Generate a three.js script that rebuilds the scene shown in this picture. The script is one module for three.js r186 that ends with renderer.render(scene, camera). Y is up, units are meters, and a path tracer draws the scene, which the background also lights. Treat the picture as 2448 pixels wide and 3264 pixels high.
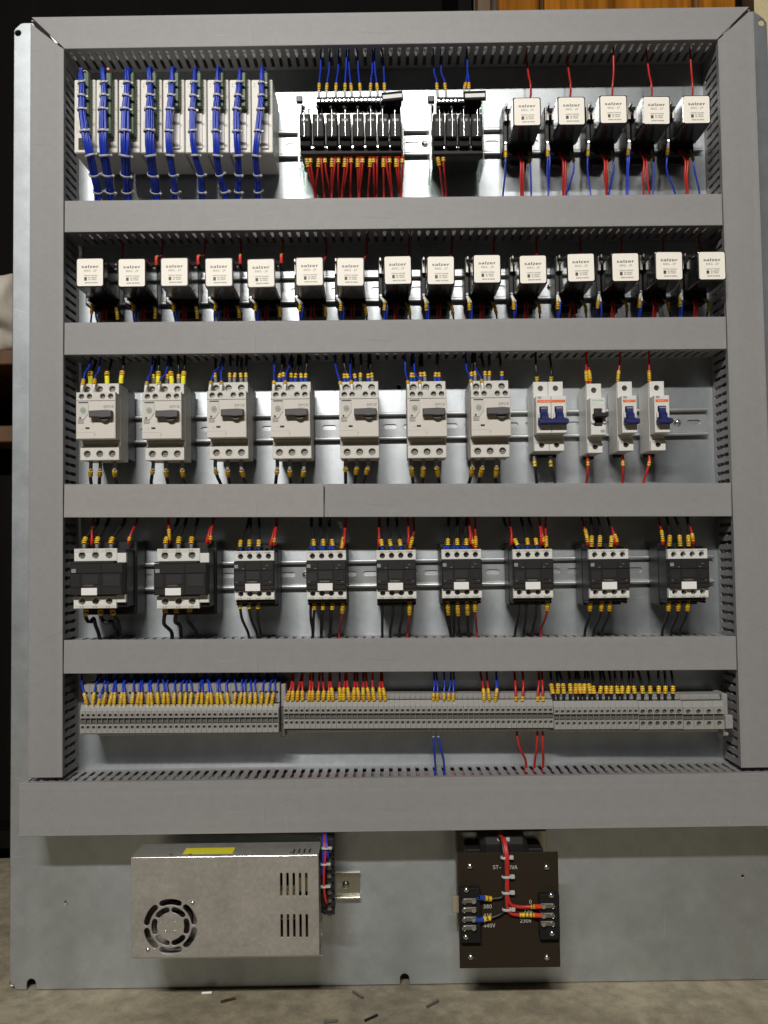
import * as THREE from 'three';
import { mergeGeometries } from 'three/addons/utils/BufferGeometryUtils.js';
import { RectAreaLightUniformsLib } from 'three/addons/lights/RectAreaLightUniformsLib.js';

// ---------------------------------------------------------------- camera, light, exposure
const scene = new THREE.Scene();
const camera = new THREE.PerspectiveCamera(60, 0.75, 0.02, 30);
camera.position.set(-0.01588, 0.53362, 1.11763);
const CAMROT = new THREE.Matrix4().set(
  0.999898051, 0.0142671469, 0.000580445467, 0,
  -0.0142264777, 0.998881946, -0.0450828747, 0,
  -0.00122300049, 0.0450700209, 0.998983082, 0, 0, 0, 0, 1);
camera.quaternion.setFromRotationMatrix(CAMROT);
const renderer = new THREE.WebGLRenderer({ antialias: true });
renderer.toneMapping = THREE.LinearToneMapping;
renderer.toneMappingExposure = 1.0;
renderer.shadowMap.enabled = true;
scene.background = new THREE.Color().setRGB(0.008, 0.0074, 0.0062);   // dim unlit rest of the workshop
RectAreaLightUniformsLib.init();
const LAMP = new THREE.Vector3(-0.32, 2.33, 2.66);
const lampLight = new THREE.RectAreaLight(new THREE.Color().setRGB(1, 0.97, 0.915), 800, 1.2, 0.04);
lampLight.position.copy(LAMP);
lampLight.lookAt(0, 0.8, 0);
lampLight.castShadow = true;
scene.add(lampLight);

// ---------------------------------------------------------------- helpers
let seed = 11;
const rnd = () => (seed = (seed * 16807) % 2147483647) / 2147483647;
const rr = (a, b) => a + (b - a) * rnd();
const mm = 0.001;
// a pixel of the photograph (2448 x 3264) gives a direction; the depth of the plate, duct front or device face gives the place
function at(px, py, z) {
  const d = new THREE.Vector3((px - 1224) / 2827, -(py - 1632) / 2827, -1).applyMatrix4(CAMROT);
  return camera.position.clone().addScaledVector(d, (z - camera.position.z) / d.z);
}
const view = (ox, oy, w) => (x, y, z = 0) => at(ox + x * w / 1659, oy + y * w / 1659, z);
const vA = view(0, 0, 1000), vB = view(850, 0, 850), vC = view(1500, 0, 948), vD = view(150, 680, 1100), vE = view(1250, 680, 1198),
  vF = view(180, 1100, 900), vG = view(1000, 1100, 700), vH = view(1600, 1100, 848), vI = view(180, 1600, 820), vJ = view(900, 1600, 800),
  vK = view(1550, 1600, 898), vL = view(180, 2100, 820), vM = view(850, 2100, 850), vN = view(1600, 2100, 848), vO = view(0, 2450, 1250),
  vP = view(1250, 2550, 1198), vR = view(940, 290, 360), vT = view(1440, 2640, 360);

const used = new Map();
function numbered(n) { const k = used.get(n) || 0; used.set(n, k + 1); return k ? `${n}_${String(k).padStart(3, '0')}` : n; }
function tag(o, label, category, group) { o.userData.label = label; o.userData.category = category; if (group) o.userData.group = group; return o; }
function thing(name, label, category, pos = [0, 0, 0], group) {
  const o = new THREE.Group(); o.name = numbered(name); scene.add(o); o.position.set(...pos);
  return tag(o, label, category, group);
}
function copyThing(src, base, pos, label, group) {
  const o = src.clone(); o.name = numbered(base); o.userData = { ...src.userData }; scene.add(o); o.position.set(...pos);
  if (label) o.userData.label = label; if (group) o.userData.group = group;
  return o;
}
// geometry to plain position / normal / uv; uv in metres by the dominant axis unless kept
function norm(g, keep) {
  let n = g.index ? g.toNonIndexed() : g;
  if (!n.attributes.normal) n.computeVertexNormals();
  const p = n.attributes.position, q = n.attributes.normal;
  const o = new THREE.BufferGeometry();
  o.setAttribute('position', p); o.setAttribute('normal', q);
  if (keep && n.attributes.uv) o.setAttribute('uv', n.attributes.uv);
  else {
    const uv = new Float32Array(p.count * 2);
    for (let i = 0; i < p.count; i += 3) {
      let nx = 0, ny = 0, nz = 0;
      for (let k = 0; k < 3; k++) { nx += q.getX(i + k); ny += q.getY(i + k); nz += q.getZ(i + k); }
      nx = Math.abs(nx); ny = Math.abs(ny); nz = Math.abs(nz);
      for (let k = 0; k < 3; k++) {
        const x = p.getX(i + k), y = p.getY(i + k), z = p.getZ(i + k);
        const [u, v] = nz >= nx && nz >= ny ? [x, y] : nx >= ny ? [z, y] : [x, z];
        uv[(i + k) * 2] = u; uv[(i + k) * 2 + 1] = v;
      }
    }
    o.setAttribute('uv', new THREE.BufferAttribute(uv, 2));
  }
  return o;
}
function geo(list, keep) {
  const a = (Array.isArray(list) ? list : [list]).map((g) => norm(g, keep));
  return a.length > 1 ? mergeGeometries(a) : a[0];
}
function part(parent, name, list, material, opt = {}) {
  const m = new THREE.Mesh(list.isMerged ? list.g : geo(list, opt.keep), material);
  m.name = parent === scene ? numbered(name) : name; m.castShadow = m.receiveShadow = true;
  if (opt.label) m.userData.label = opt.label;
  if (opt.kind) m.userData.kind = opt.kind;
  if (opt.pos) m.position.set(...opt.pos);
  parent.add(m); return m;
}
const shared = (list, keep) => ({ isMerged: true, g: geo(list, keep) });
const box = (x0, x1, y0, y1, z0, z1) => new THREE.BoxGeometry(x1 - x0, y1 - y0, z1 - z0).translate((x0 + x1) / 2, (y0 + y1) / 2, (z0 + z1) / 2);
// chamfered box, 44 triangles
function cbox(x0, x1, y0, y1, z0, z1, r = 0.0006) {
  const lo = [x0, y0, z0], hi = [x1, y1, z1], c = [0, 1, 2].map((k) => (lo[k] + hi[k]) / 2), pos = [];
  r = Math.min(r, (x1 - x0) / 2.2, (y1 - y0) / 2.2, (z1 - z0) / 2.2);
  const P = (s, a) => [0, 1, 2].map((k) => (s[k] > 0 ? hi[k] : lo[k]) - (k === a ? 0 : s[k] * r));
  const tri = (a, b, d) => {
    const u = [0, 1, 2].map((k) => b[k] - a[k]), v = [0, 1, 2].map((k) => d[k] - a[k]);
    const n = [u[1] * v[2] - u[2] * v[1], u[2] * v[0] - u[0] * v[2], u[0] * v[1] - u[1] * v[0]];
    const out = n[0] * (a[0] + b[0] + d[0] - 3 * c[0]) + n[1] * (a[1] + b[1] + d[1] - 3 * c[1]) + n[2] * (a[2] + b[2] + d[2] - 3 * c[2]);
    if (out >= 0) pos.push(...a, ...b, ...d); else pos.push(...a, ...d, ...b);
  };
  const quad = (a, b, d, e) => { tri(a, b, d); tri(a, d, e); };
  const S = (o) => [o[0], o[1], o[2]];
  for (let a = 0; a < 3; a++) {
    const b = (a + 1) % 3, d = (a + 2) % 3;
    for (const s of [-1, 1]) {
      const q = [[-1, -1], [1, -1], [1, 1], [-1, 1]].map(([i, j]) => { const t = [0, 0, 0]; t[a] = s; t[b] = i; t[d] = j; return P(S(t), a); });
      quad(...q);
      for (const s2 of [-1, 1]) {
        const m = (w, ax) => { const t = [0, 0, 0]; t[a] = s; t[b] = s2; t[d] = w; return P(t, ax); };
        quad(m(-1, a), m(1, a), m(1, b), m(-1, b));
      }
    }
  }
  for (const i of [-1, 1]) for (const j of [-1, 1]) for (const k of [-1, 1]) tri(P([i, j, k], 0), P([i, j, k], 1), P([i, j, k], 2));
  const g = new THREE.BufferGeometry(); g.setAttribute('position', new THREE.Float32BufferAttribute(pos, 3)); g.computeVertexNormals(); return g;
}
const cyl = (x, y, z0, z1, r, n = 12, r2) => new THREE.CylinderGeometry(r2 ?? r, r, z1 - z0, n).rotateX(Math.PI / 2).translate(x, y, (z0 + z1) / 2);
function shape(pts) { const s = new THREE.Shape(); pts.forEach(([x, y], i) => (i ? s.lineTo(x, y) : s.moveTo(x, y))); s.closePath(); return s; }
const rect = (x0, x1, y0, y1) => shape([[x0, y0], [x1, y0], [x1, y1], [x0, y1]]);
function circ(x, y, r, n = 12) { const h = new THREE.Path(); for (let i = 0; i < n; i++) { const a = -i / n * 2 * Math.PI; i ? h.lineTo(x + r * Math.cos(a), y + r * Math.sin(a)) : h.moveTo(x + r * Math.cos(a), y + r * Math.sin(a)); } h.closePath(); return h; }
function rrect(x0, x1, y0, y1, r, n = 4, S = THREE.Shape) {
  const s = new S(); let first = true;
  for (const [cx, cy, a0] of [[x1 - r, y1 - r, 0], [x0 + r, y1 - r, 90], [x0 + r, y0 + r, 180], [x1 - r, y0 + r, 270]])
    for (let i = 0; i <= n; i++) { const a = (a0 + 90 * i / n) * Math.PI / 180, x = cx + r * Math.cos(a), y = cy + r * Math.sin(a); first ? s.moveTo(x, y) : s.lineTo(x, y); first = false; }
  s.closePath(); return s;
}
function ext(s, z0, z1, bevel = 0, seg = 1) {
  return new THREE.ExtrudeGeometry(s, { depth: z1 - z0 - 2 * bevel, bevelEnabled: bevel > 0, bevelSize: bevel, bevelThickness: bevel, bevelOffset: -bevel, bevelSegments: seg, curveSegments: 8 }).translate(0, 0, z0 + bevel);
}
function holed(s, holes) { for (const h of holes) s.holes.push(h); return s; }
// profile in (z, y) pushed along x
const prof = (pts, x0, x1) => new THREE.ExtrudeGeometry(shape(pts.map(([z, y]) => [-z, y])), { depth: x1 - x0, bevelEnabled: false }).rotateY(Math.PI / 2).translate(x0, 0, 0);

// ---------------------------------------------------------------- textures
const lattice = new Float32Array(4096); for (let i = 0; i < 4096; i++) lattice[i] = rnd();
function vnoise(x, y, per) {
  const xi = Math.floor(x), yi = Math.floor(y), fx = x - xi, fy = y - yi, s = (t) => t * t * (3 - 2 * t);
  const L = (a, b) => lattice[((((a % per) + per) % per) * 57 + (((b % per) + per) % per) * 131) & 4095];
  const u = s(fx), v = s(fy);
  return (L(xi, yi) * (1 - u) + L(xi + 1, yi) * u) * (1 - v) + (L(xi, yi + 1) * (1 - u) + L(xi + 1, yi + 1) * u) * v;
}
function tex(n, f, repeat, srgb) {
  const d = new Uint8Array(n * n * 4);
  for (let y = 0; y < n; y++) for (let x = 0; x < n; x++) {
    const c = f(x / n, y / n), k = (y * n + x) * 4;
    for (let j = 0; j < 3; j++) d[k + j] = Math.max(0, Math.min(255, (Array.isArray(c) ? c[j] : c) * 255)); d[k + 3] = 255;
  }
  const t = new THREE.DataTexture(d, n, n); t.wrapS = t.wrapT = THREE.RepeatWrapping; t.magFilter = THREE.LinearFilter; t.minFilter = THREE.LinearMipmapLinearFilter; t.generateMipmaps = true;
  if (srgb) t.colorSpace = THREE.SRGBColorSpace; t.repeat.set(repeat, repeat); t.needsUpdate = true; return t;
}
const fbm = (u, v, base, oct) => { let s = 0, a = 0.5, t = 0, p = base; for (let i = 0; i < oct; i++) { s += a * vnoise(u * p, v * p, p); t += a; a *= 0.55; p *= 2; } return s / t; };
const scuffs = Array.from({ length: 46 }, () => ({ u: rnd(), v: rnd(), l: rr(0.004, 0.03), a: rr(-0.5, 0.5) + (rnd() < 0.3 ? 1.4 : 0), s: rr(0.02, 0.07) * (rnd() < 0.45 ? -1 : 1) }));
const ductFn = (along) => (u, v) => {
  const w = along ? v : u; let c = 0.90 + 0.018 * (fbm(u, v, 6, 4) - 0.5) + 0.030 * (vnoise(0.3, w * 180, 180) - 0.5) + 0.018 * (vnoise(0.7, w * 60, 60) - 0.5) + (rnd() - 0.5) * 0.035 + (fbm(u + 0.3, v, 128, 2) - 0.5) * 0.035;
  for (const q of scuffs) { const dx = u - q.u, dy = v - q.v; if (Math.abs(dx) > 0.035 || Math.abs(dy) > 0.035) continue; const t = dx * Math.cos(q.a) + dy * Math.sin(q.a), n = Math.abs(-dx * Math.sin(q.a) + dy * Math.cos(q.a)); if (Math.abs(t) < q.l && n < 0.0009) c += q.s; }
  return [c, c * 0.996, c * 0.998];
};
const ductTexH = tex(1024, ductFn(true), 1.3, true), ductTexV = tex(1024, ductFn(false), 1.3, true);
const grainTex = tex(512, (u, v) => { const c = 0.93 + 0.05 * (fbm(u, v, 8, 3) - 0.5), g = (rnd() - 0.5) * 0.09, h = (fbm(u + 0.3, v, 96, 2) - 0.5) * 0.08; return [c + g + h, c + g + h * 0.6 + (rnd() - 0.5) * 0.02, c + g + h * 0.8 + (rnd() - 0.5) * 0.03]; }, 3.2, true);
const zincScr = Array.from({ length: 30 }, () => ({ u: rnd(), v: rnd(), l: rr(0.01, 0.035), a: rr(0, 3.1), s: rr(0.02, 0.05) }));
const zincTex = tex(1024, (u, v) => { let e = 0; for (const q of zincScr) { const dx = u - q.u, dy = v - q.v; if (Math.abs(dx) > 0.036 || Math.abs(dy) > 0.036) continue; const t = dx * Math.cos(q.a) + dy * Math.sin(q.a), n = Math.abs(-dx * Math.sin(q.a) + dy * Math.cos(q.a)); if (Math.abs(t) < q.l && n < 0.0011) e = q.s; } const a = fbm(u, v, 6, 5), b = fbm(u + 0.5, v + 0.2, 40, 3); const c = 0.88 + 0.08 * (a - 0.5) + 0.08 * (b - 0.5) + (rnd() - 0.5) * 0.06; return [c - 0.005 + e, c + e, c + 0.005 + e]; }, 1.7, true);
const zincRough = tex(512, (u, v) => 0.72 + 0.16 * (fbm(u, v, 10, 4) - 0.5) + 0.1 * (rnd() - 0.5), 2.4);
const steelTex = tex(512, (u, v) => { const a = fbm(u, v, 9, 5), b = fbm(u + 0.4, v, 60, 2), c = 0.86 + 0.12 * (a - 0.5) + 0.09 * (b - 0.5) + (rnd() - 0.5) * 0.06; return [c, c * 0.985, c * 0.97]; }, 5, true);
const floorTex = tex(1024, (u, v) => { const a = fbm(u, v, 5, 6), b = fbm(u + 0.3, v + 0.6, 64, 3), c = 0.86 + 0.30 * (a - 0.5) + 0.28 * (b - 0.5) + (rnd() - 0.5) * 0.13; return [c * 1.0, c * 0.965, c * 0.89]; }, 1.1, true);
const floorBump = tex(512, (u, v) => fbm(u, v, 24, 4), 1.7);
const woodTex = tex(512, (u, v) => { const g = fbm(u * 1, v * 0.06, 64, 3), w = fbm(u, v * 0.15, 12, 3), c = 0.75 + 0.35 * (g - 0.5) + 0.4 * (w - 0.5); return [c, c * 0.93, c * 0.8]; }, 2.2, true);
function canvasTex(w, h, draw) {
  const c = document.createElement('canvas'); c.width = w; c.height = h; const x = c.getContext('2d'); draw(x, w, h);
  const t = new THREE.CanvasTexture(c); t.colorSpace = THREE.SRGBColorSpace; t.anisotropy = 8; return t;
}
const lin = (r, g, b) => new THREE.Color().setRGB(r, g, b);
const std = (c, rough, metal = 0, o = {}) => new THREE.MeshStandardMaterial({ color: c, roughness: rough, metalness: metal, ...o });
const M = {
  plate: new THREE.MeshPhysicalMaterial({ color: lin(0.715, 0.755, 0.78), roughness: 0.56, metalness: 0.89, anisotropy: 0.46, anisotropyRotation: Math.PI / 2, map: zincTex, roughnessMap: zincRough }),
  duct: std(lin(0.328, 0.325, 0.325), 0.54, 0, { map: ductTexH }),
  ductUp: std(lin(0.328, 0.325, 0.325), 0.54, 0, { map: ductTexV }),
  ductLight: std(lin(0.365, 0.354, 0.345), 0.56, 0, { map: ductTexH }),
  rail: std(lin(0.72, 0.74, 0.745), 0.40, 0.9, { map: zincTex }),
  railGold: std(lin(0.62, 0.60, 0.51), 0.26, 0.95, { map: zincTex }),
  screw: std(lin(0.72, 0.72, 0.70), 0.22, 1),
  dark: std(lin(0.07, 0.065, 0.06), 0.5, 0.6),
  dull: std(lin(0.30, 0.29, 0.27), 0.4, 0.9),
  white: std(lin(0.75, 0.735, 0.70), 0.48),
  beige: std(lin(0.74, 0.715, 0.665), 0.52, 0, { map: grainTex }),
  footGrey: std(lin(0.33, 0.31, 0.27), 0.55, 0, { map: grainTex }),
  breakerWhite: std(lin(0.68, 0.67, 0.64), 0.45),
  greyInk: std(lin(0.42, 0.43, 0.43), 0.35, 0, { map: grainTex }),
  label: std(lin(0.80, 0.79, 0.77), 0.6),
  black: std(lin(0.016, 0.016, 0.017), 0.42),
  blackGloss: new THREE.MeshPhysicalMaterial({ color: lin(0.012, 0.012, 0.012), roughness: 0.2, clearcoat: 0.5, clearcoatRoughness: 0.12 }),
  greyCase: new THREE.MeshPhysicalMaterial({ color: lin(0.10, 0.10, 0.10), roughness: 0.25, clearcoat: 0.4 }),
  matt: new THREE.MeshPhysicalMaterial({ color: lin(0.010, 0.010, 0.010), roughness: 0.7, specularIntensity: 0.4 }),
  charcoal: new THREE.MeshPhysicalMaterial({ color: lin(0.019, 0.0175, 0.017), roughness: 0.5, specularIntensity: 0.6 }),
  window: std(lin(0.016, 0.015, 0.0145), 0.5),
  relayGrey: new THREE.MeshPhysicalMaterial({ color: lin(0.034, 0.034, 0.036), roughness: 0.6, specularIntensity: 0.35 }),
  knob: std(lin(0.075, 0.07, 0.075), 0.5),
  green: std(lin(0.055, 0.09, 0.045), 0.5),
  greenDark: std(lin(0.03, 0.045, 0.028), 0.5),
  clear: new THREE.MeshPhysicalMaterial({ color: lin(0.85, 0.9, 0.87), roughness: 0.18, transmission: 0.85, thickness: 0 }),
  term: std(lin(0.345, 0.338, 0.32), 0.6, 0, { map: grainTex }),
  termDark: std(lin(0.10, 0.095, 0.085), 0.6),
  blue: std(lin(0.013, 0.042, 0.43), 0.38), blueDeep: std(lin(0.012, 0.022, 0.20), 0.4),
  red: std(lin(0.46, 0.022, 0.018), 0.4), redFerr: std(lin(0.70, 0.045, 0.025), 0.4),
  wireBlack: std(lin(0.012, 0.012, 0.012), 0.42),
  orange: std(lin(0.75, 0.25, 0.04), 0.45),
  yellow: std(lin(0.80, 0.50, 0.03), 0.45), yellowBright: std(lin(0.86, 0.80, 0.04), 0.45),
  ferrWhite: std(lin(0.74, 0.74, 0.70), 0.45), ferrGrey: std(lin(0.26, 0.26, 0.26), 0.45), ferrBlue: std(lin(0.02, 0.07, 0.46), 0.4),
  tie: std(lin(0.46, 0.46, 0.46), 0.36),
  toggleBlue: std(lin(0.012, 0.018, 0.11), 0.4),
  psu: std(lin(0.70, 0.685, 0.66), 0.48, 0.72, { map: steelTex }),
  hole: std(lin(0.012, 0.011, 0.010), 0.8),
  board: new THREE.MeshPhysicalMaterial({ color: lin(0.024, 0.017, 0.010), roughness: 0.6, specularIntensity: 0.35 }),
  coil: std(lin(0.010, 0.010, 0.009), 0.5),
  floor: std(lin(0.385, 0.36, 0.30), 0.85, 0, { map: floorTex, bumpMap: floorBump, bumpScale: 0.0015 }),
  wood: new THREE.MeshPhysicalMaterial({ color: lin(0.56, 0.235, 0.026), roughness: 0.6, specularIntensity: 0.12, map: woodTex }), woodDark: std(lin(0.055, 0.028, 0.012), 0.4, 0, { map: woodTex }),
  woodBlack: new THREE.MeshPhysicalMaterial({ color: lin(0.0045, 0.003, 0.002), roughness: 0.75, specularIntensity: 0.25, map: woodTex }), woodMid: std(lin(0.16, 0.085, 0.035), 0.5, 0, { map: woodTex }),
  cream: std(lin(0.95, 0.80, 0.48), 0.8, 0, { map: grainTex }),
  paper: std(lin(0.55, 0.50, 0.43), 0.8), cloth: std(lin(0.22, 0.18, 0.14), 0.9, 0, { map: floorTex }),
};
// printed things
const relayTex = canvasTex(256, 272, (c, w, h) => {
  c.fillStyle = '#fbf6ec'; c.fillRect(0, 0, w, h); c.textAlign = 'center'; c.fillStyle = '#3c3a3a';
  c.save(); c.translate(128, 92); c.scale(1.45, 0.9); c.font = 'bold 42px sans-serif'; c.fillText('salzer', 0, 0); c.restore();
  c.fillStyle = '#77726c'; c.font = '31px sans-serif'; c.fillText('MKG - 2P', 132, 130);
  c.fillStyle = '#6b665f'; c.font = 'bold 16px sans-serif'; c.fillText('CONTACT RATING', 134, 176);
  c.font = 'bold 17px sans-serif'; c.fillText('5A 240VAC', 154, 197); c.fillText('5A  24VDC', 154, 215);
  c.fillStyle = '#35302c'; c.fillRect(72, 184, 26, 34); c.fillStyle = '#8a857c'; c.fillRect(82, 206, 8, 6);
  c.fillStyle = '#3c3a3a'; c.font = 'bold 17px sans-serif'; c.fillText('MADE IN INDIA', 140, 246);
});
M.relaySticker = std(lin(0.95, 0.94, 0.92), 0.5, 0, { map: relayTex });
const markTex = (s, bg) => canvasTex(128, 64, (c, w, h) => { c.fillStyle = bg; c.fillRect(0, 0, w, h); c.fillStyle = '#1d1604'; c.font = 'bold 46px sans-serif'; c.textAlign = 'center'; for (let i = 0; i < 4; i++) { c.save(); c.translate(16 + i * 32, 32); c.rotate(Math.PI / 2); c.fillText(s, 0, 14); c.restore(); } });
M.mark = [['1', '#e9bd2c'], ['2', '#e6b425'], ['L', '#ecc433'], ['7', '#e3ad22'], ['E', '#eac22f'], ['B', '#e5b828']].map(([s, b]) => std(lin(0.92, 0.91, 0.75), 0.45, 0, { map: markTex(s, b) }));
const printMat = (w, h, draw, rough = 0.5) => std(lin(1, 1, 1), rough, 0, { map: canvasTex(w, h, draw) });
function sticker(w, h, r = 0.0012) {
  const g = new THREE.ShapeGeometry(rrect(-w / 2, w / 2, -h / 2, h / 2, r)), p = g.attributes.position, uv = g.attributes.uv;
  for (let i = 0; i < p.count; i++) uv.setXY(i, p.getX(i) / w + 0.5, p.getY(i) / h + 0.5);
  return g;
}

// ---------------------------------------------------------------- setting: floor, wall, lamp
const floor = part(scene, 'floor', box(-2.2, 2.2, -0.02, 0, -1.6, 1.35), M.floor); floor.userData.kind = 'structure';
const wall = part(scene, 'wall', box(0.1, 2.6, 0, 2.6, -0.96, -0.83), M.cream); wall.userData.kind = 'structure';
{
  const t = thing('fluorescent_batten', 'long white fluorescent tube light hanging in front of the panel', 'lamp', [LAMP.x, LAMP.y, LAMP.z]);
  const dir = new THREE.Vector3(0, 0.8, 0).sub(LAMP).setX(0).normalize(), a = Math.atan2(-dir.y, -dir.z) + 0;
  const turn = (g) => g.rotateX(-(Math.PI - Math.atan2(dir.y, dir.z)) + Math.PI);
  part(t, 'housing', [cbox(-0.62, 0.62, 0.012, 0.06, 0.02, 0.07, 0.004)], M.white);
  part(t, 'lamp_holder', [cbox(-0.62, -0.605, -0.02, 0.012, 0.0, 0.05, 0.002)], M.white);
  part(t, 'lamp_holder', [cbox(0.605, 0.62, -0.02, 0.012, 0.0, 0.05, 0.002)], M.white);
  part(t, 'tube', [new THREE.CylinderGeometry(0.013, 0.013, 1.2, 16).rotateZ(Math.PI / 2).translate(0, 0, 0.022)], std(lin(0.9, 0.9, 0.9), 0.4, 0, { emissive: lin(1, 0.965, 0.9), emissiveIntensity: 3 }));
  for (const s of [-0.45, 0.45]) part(t, 'hanging_rod', [new THREE.CylinderGeometry(0.004, 0.004, 0.5, 8).translate(s, 0.31, 0.045)], M.dull);
}
// wooden cupboard behind, dark shelf unit beside it
{
  const z = -0.40, X = (px) => at(px, 20, z).x;
  const t = thing('wooden_cupboard', 'orange brown wooden cupboard with moulded doors standing behind the panel', 'cupboard', [X(1960), 0, z - 0.2]);
  const o = t.position.x, lx = (px) => X(px) - o, H = 1.75;
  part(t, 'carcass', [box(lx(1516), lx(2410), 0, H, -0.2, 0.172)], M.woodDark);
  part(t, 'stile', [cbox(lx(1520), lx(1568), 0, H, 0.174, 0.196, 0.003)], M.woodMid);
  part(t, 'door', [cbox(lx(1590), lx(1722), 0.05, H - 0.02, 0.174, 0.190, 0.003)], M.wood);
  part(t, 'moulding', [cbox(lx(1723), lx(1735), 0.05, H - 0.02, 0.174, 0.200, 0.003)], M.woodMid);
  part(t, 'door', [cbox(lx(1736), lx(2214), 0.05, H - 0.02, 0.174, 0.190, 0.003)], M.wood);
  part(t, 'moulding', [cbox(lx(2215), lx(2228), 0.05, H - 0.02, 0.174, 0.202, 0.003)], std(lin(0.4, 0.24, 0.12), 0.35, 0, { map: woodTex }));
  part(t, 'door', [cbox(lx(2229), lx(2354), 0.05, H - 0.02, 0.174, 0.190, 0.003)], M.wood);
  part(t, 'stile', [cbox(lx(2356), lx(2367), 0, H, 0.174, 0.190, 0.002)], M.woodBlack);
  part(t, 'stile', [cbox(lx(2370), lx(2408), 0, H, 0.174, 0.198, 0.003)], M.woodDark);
  const s = thing('shelf_unit', 'dark open wooden shelf unit behind the panel with paler shelf edges', 'shelf', [-0.72, 0, -0.62]);
  const sx = -0.72, r = X(1510) - sx, l = -0.6, y = (py) => at(15, py, -0.4).y;
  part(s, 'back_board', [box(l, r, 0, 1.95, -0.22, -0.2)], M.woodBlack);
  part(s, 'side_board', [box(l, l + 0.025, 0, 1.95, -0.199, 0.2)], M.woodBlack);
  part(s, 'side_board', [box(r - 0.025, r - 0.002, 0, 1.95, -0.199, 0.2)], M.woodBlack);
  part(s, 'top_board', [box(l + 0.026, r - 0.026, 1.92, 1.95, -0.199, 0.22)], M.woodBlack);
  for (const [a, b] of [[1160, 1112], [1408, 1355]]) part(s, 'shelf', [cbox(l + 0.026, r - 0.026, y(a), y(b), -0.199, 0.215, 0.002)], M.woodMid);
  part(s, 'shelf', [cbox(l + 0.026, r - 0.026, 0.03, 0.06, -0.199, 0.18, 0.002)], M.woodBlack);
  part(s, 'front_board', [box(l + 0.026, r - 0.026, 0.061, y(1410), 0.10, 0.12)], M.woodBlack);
  // crumpled paper sack on the shelf
  const g = new THREE.SphereGeometry(0.075, 48, 32), p = g.attributes.position;
  for (let i = 0; i < p.count; i++) {
    const v = new THREE.Vector3().fromBufferAttribute(p, i), n = fbm(Math.abs(v.x * 3 + 0.3), Math.abs(v.y * 3 + v.z * 2 + 0.4), 8, 3);
    v.multiplyScalar(0.75 + 0.6 * n); v.y *= 1.05; p.setXYZ(i, v.x, v.y, v.z);
  }
  g.computeVertexNormals(); g.computeBoundingBox();
  const sack = part(scene, 'paper_sack', [g], M.paper, { pos: [-0.725, y(1112) - g.boundingBox.min.y - 0.002, -0.47] });
  tag(sack, 'crumpled pale paper sack lying on the dark shelf', 'sack');
}

// ---------------------------------------------------------------- mounting plate
const PL = { x0: -0.4865, x1: 0.4875, y0: 0.001, y1: 1.2245 };
{
  const t = thing('mounting_plate', 'grey zinc mounting plate standing on the concrete floor', 'panel');
  const { x0, x1, y0, y1 } = PL, n1 = at(99, 3155, 0).x, n2 = at(1290, 3130, 0).x, nw = 0.0055, nh = 0.013;
  const pts = [[x0 + 0.008, y0]];
  for (const n of [n1, n2]) { pts.push([n - nw, y0], [n - nw, y0 + nh - nw]); for (let i = 1; i < 8; i++) { const a = Math.PI - i / 8 * Math.PI; pts.push([n + nw * Math.cos(a), y0 + nh - nw + nw * Math.sin(a)]); } pts.push([n + nw, y0 + nh - nw], [n + nw, y0]); }
  pts.push([x1 - 0.008, y0], [x1, y0 + 0.012], [x1, y1 - 0.014], [x1 - 0.004, y1 - 0.008], [x1 - 0.014, y1], [x0 + 0.012, y1], [x0 + 0.0085, y1 - 0.0010], [x0 + 0.0015, y1 - 0.0075], [x0, y1 - 0.011], [x0, y0 + 0.014]);
  const s = shape(pts), H = (px, py, r) => { const q = at(px, py, 0); return circ(q.x, q.y, r, 16); };
  holed(s, [H(57, 105, 0.0038), H(2428, 72, 0.0040), H(39, 3132, 0.0036), H(1271, 1234, 0.0028), H(2368, 2793, 0.0018), H(209, 2876, 0.0018)]);
  part(t, 'sheet', [ext(s, -0.0025, 0, 0.0007)], M.plate);
  const fl = 0.016;
  part(t, 'side_flange', [cbox(x0 - 0.0012, x0 + 0.0012, y0 + 0.03, y1 - 0.02, -fl, -0.0026, 0.0006)], M.plate);
  part(t, 'side_flange', [cbox(x1 - 0.0012, x1 + 0.0012, y0 + 0.03, y1 - 0.02, -fl, -0.0026, 0.0006)], M.plate);
  for (const [px, py] of [[209, 2876], [2368, 2793]]) { const q = at(px, py, 0); part(t, 'rivet', [cyl(q.x + 0.0015, q.y - 0.001, -0.002, 0.001, 0.0014, 8)], M.screw); }
}
// ---------------------------------------------------------------- wiring ducts
const PITCH = 0.0107, ZF = 0.060;
function slots(u0, u1) {
  const out = [];
  for (let i = Math.ceil((u0 + 0.005) / PITCH); i * PITCH < u1 - 0.005; i++) {
    const c = i * PITCH, w = 0.0023, n = 0.0013, z0 = 0.008, z1 = 0.0515, zm = 0.030, h = new THREE.Path();
    const p = [[c - w * 0.6, z0], [c - w, z0 + 0.001], [c - w, zm - 0.003], [c - n, zm - 0.0012], [c - n, zm + 0.0012], [c - w, zm + 0.003], [c - w, z1], [c + w, z1], [c + w, zm + 0.003], [c + n, zm + 0.0012], [c + n, zm - 0.0012], [c + w, zm - 0.003], [c + w, z0 + 0.001], [c + w * 0.6, z0]];
    p.forEach(([x, y], k) => (k ? h.lineTo(x, y) : h.moveTo(x, y))); h.closePath(); out.push(h);
  }
  return out;
}
const TH = 0.0016;
const wallH = (x0, x1, y) => ext(holed(rect(x0, x1, 0.0005, 0.0572), slots(x0, x1)), 0, TH).rotateX(Math.PI / 2).translate(0, y + TH / 2, 0);
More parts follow.
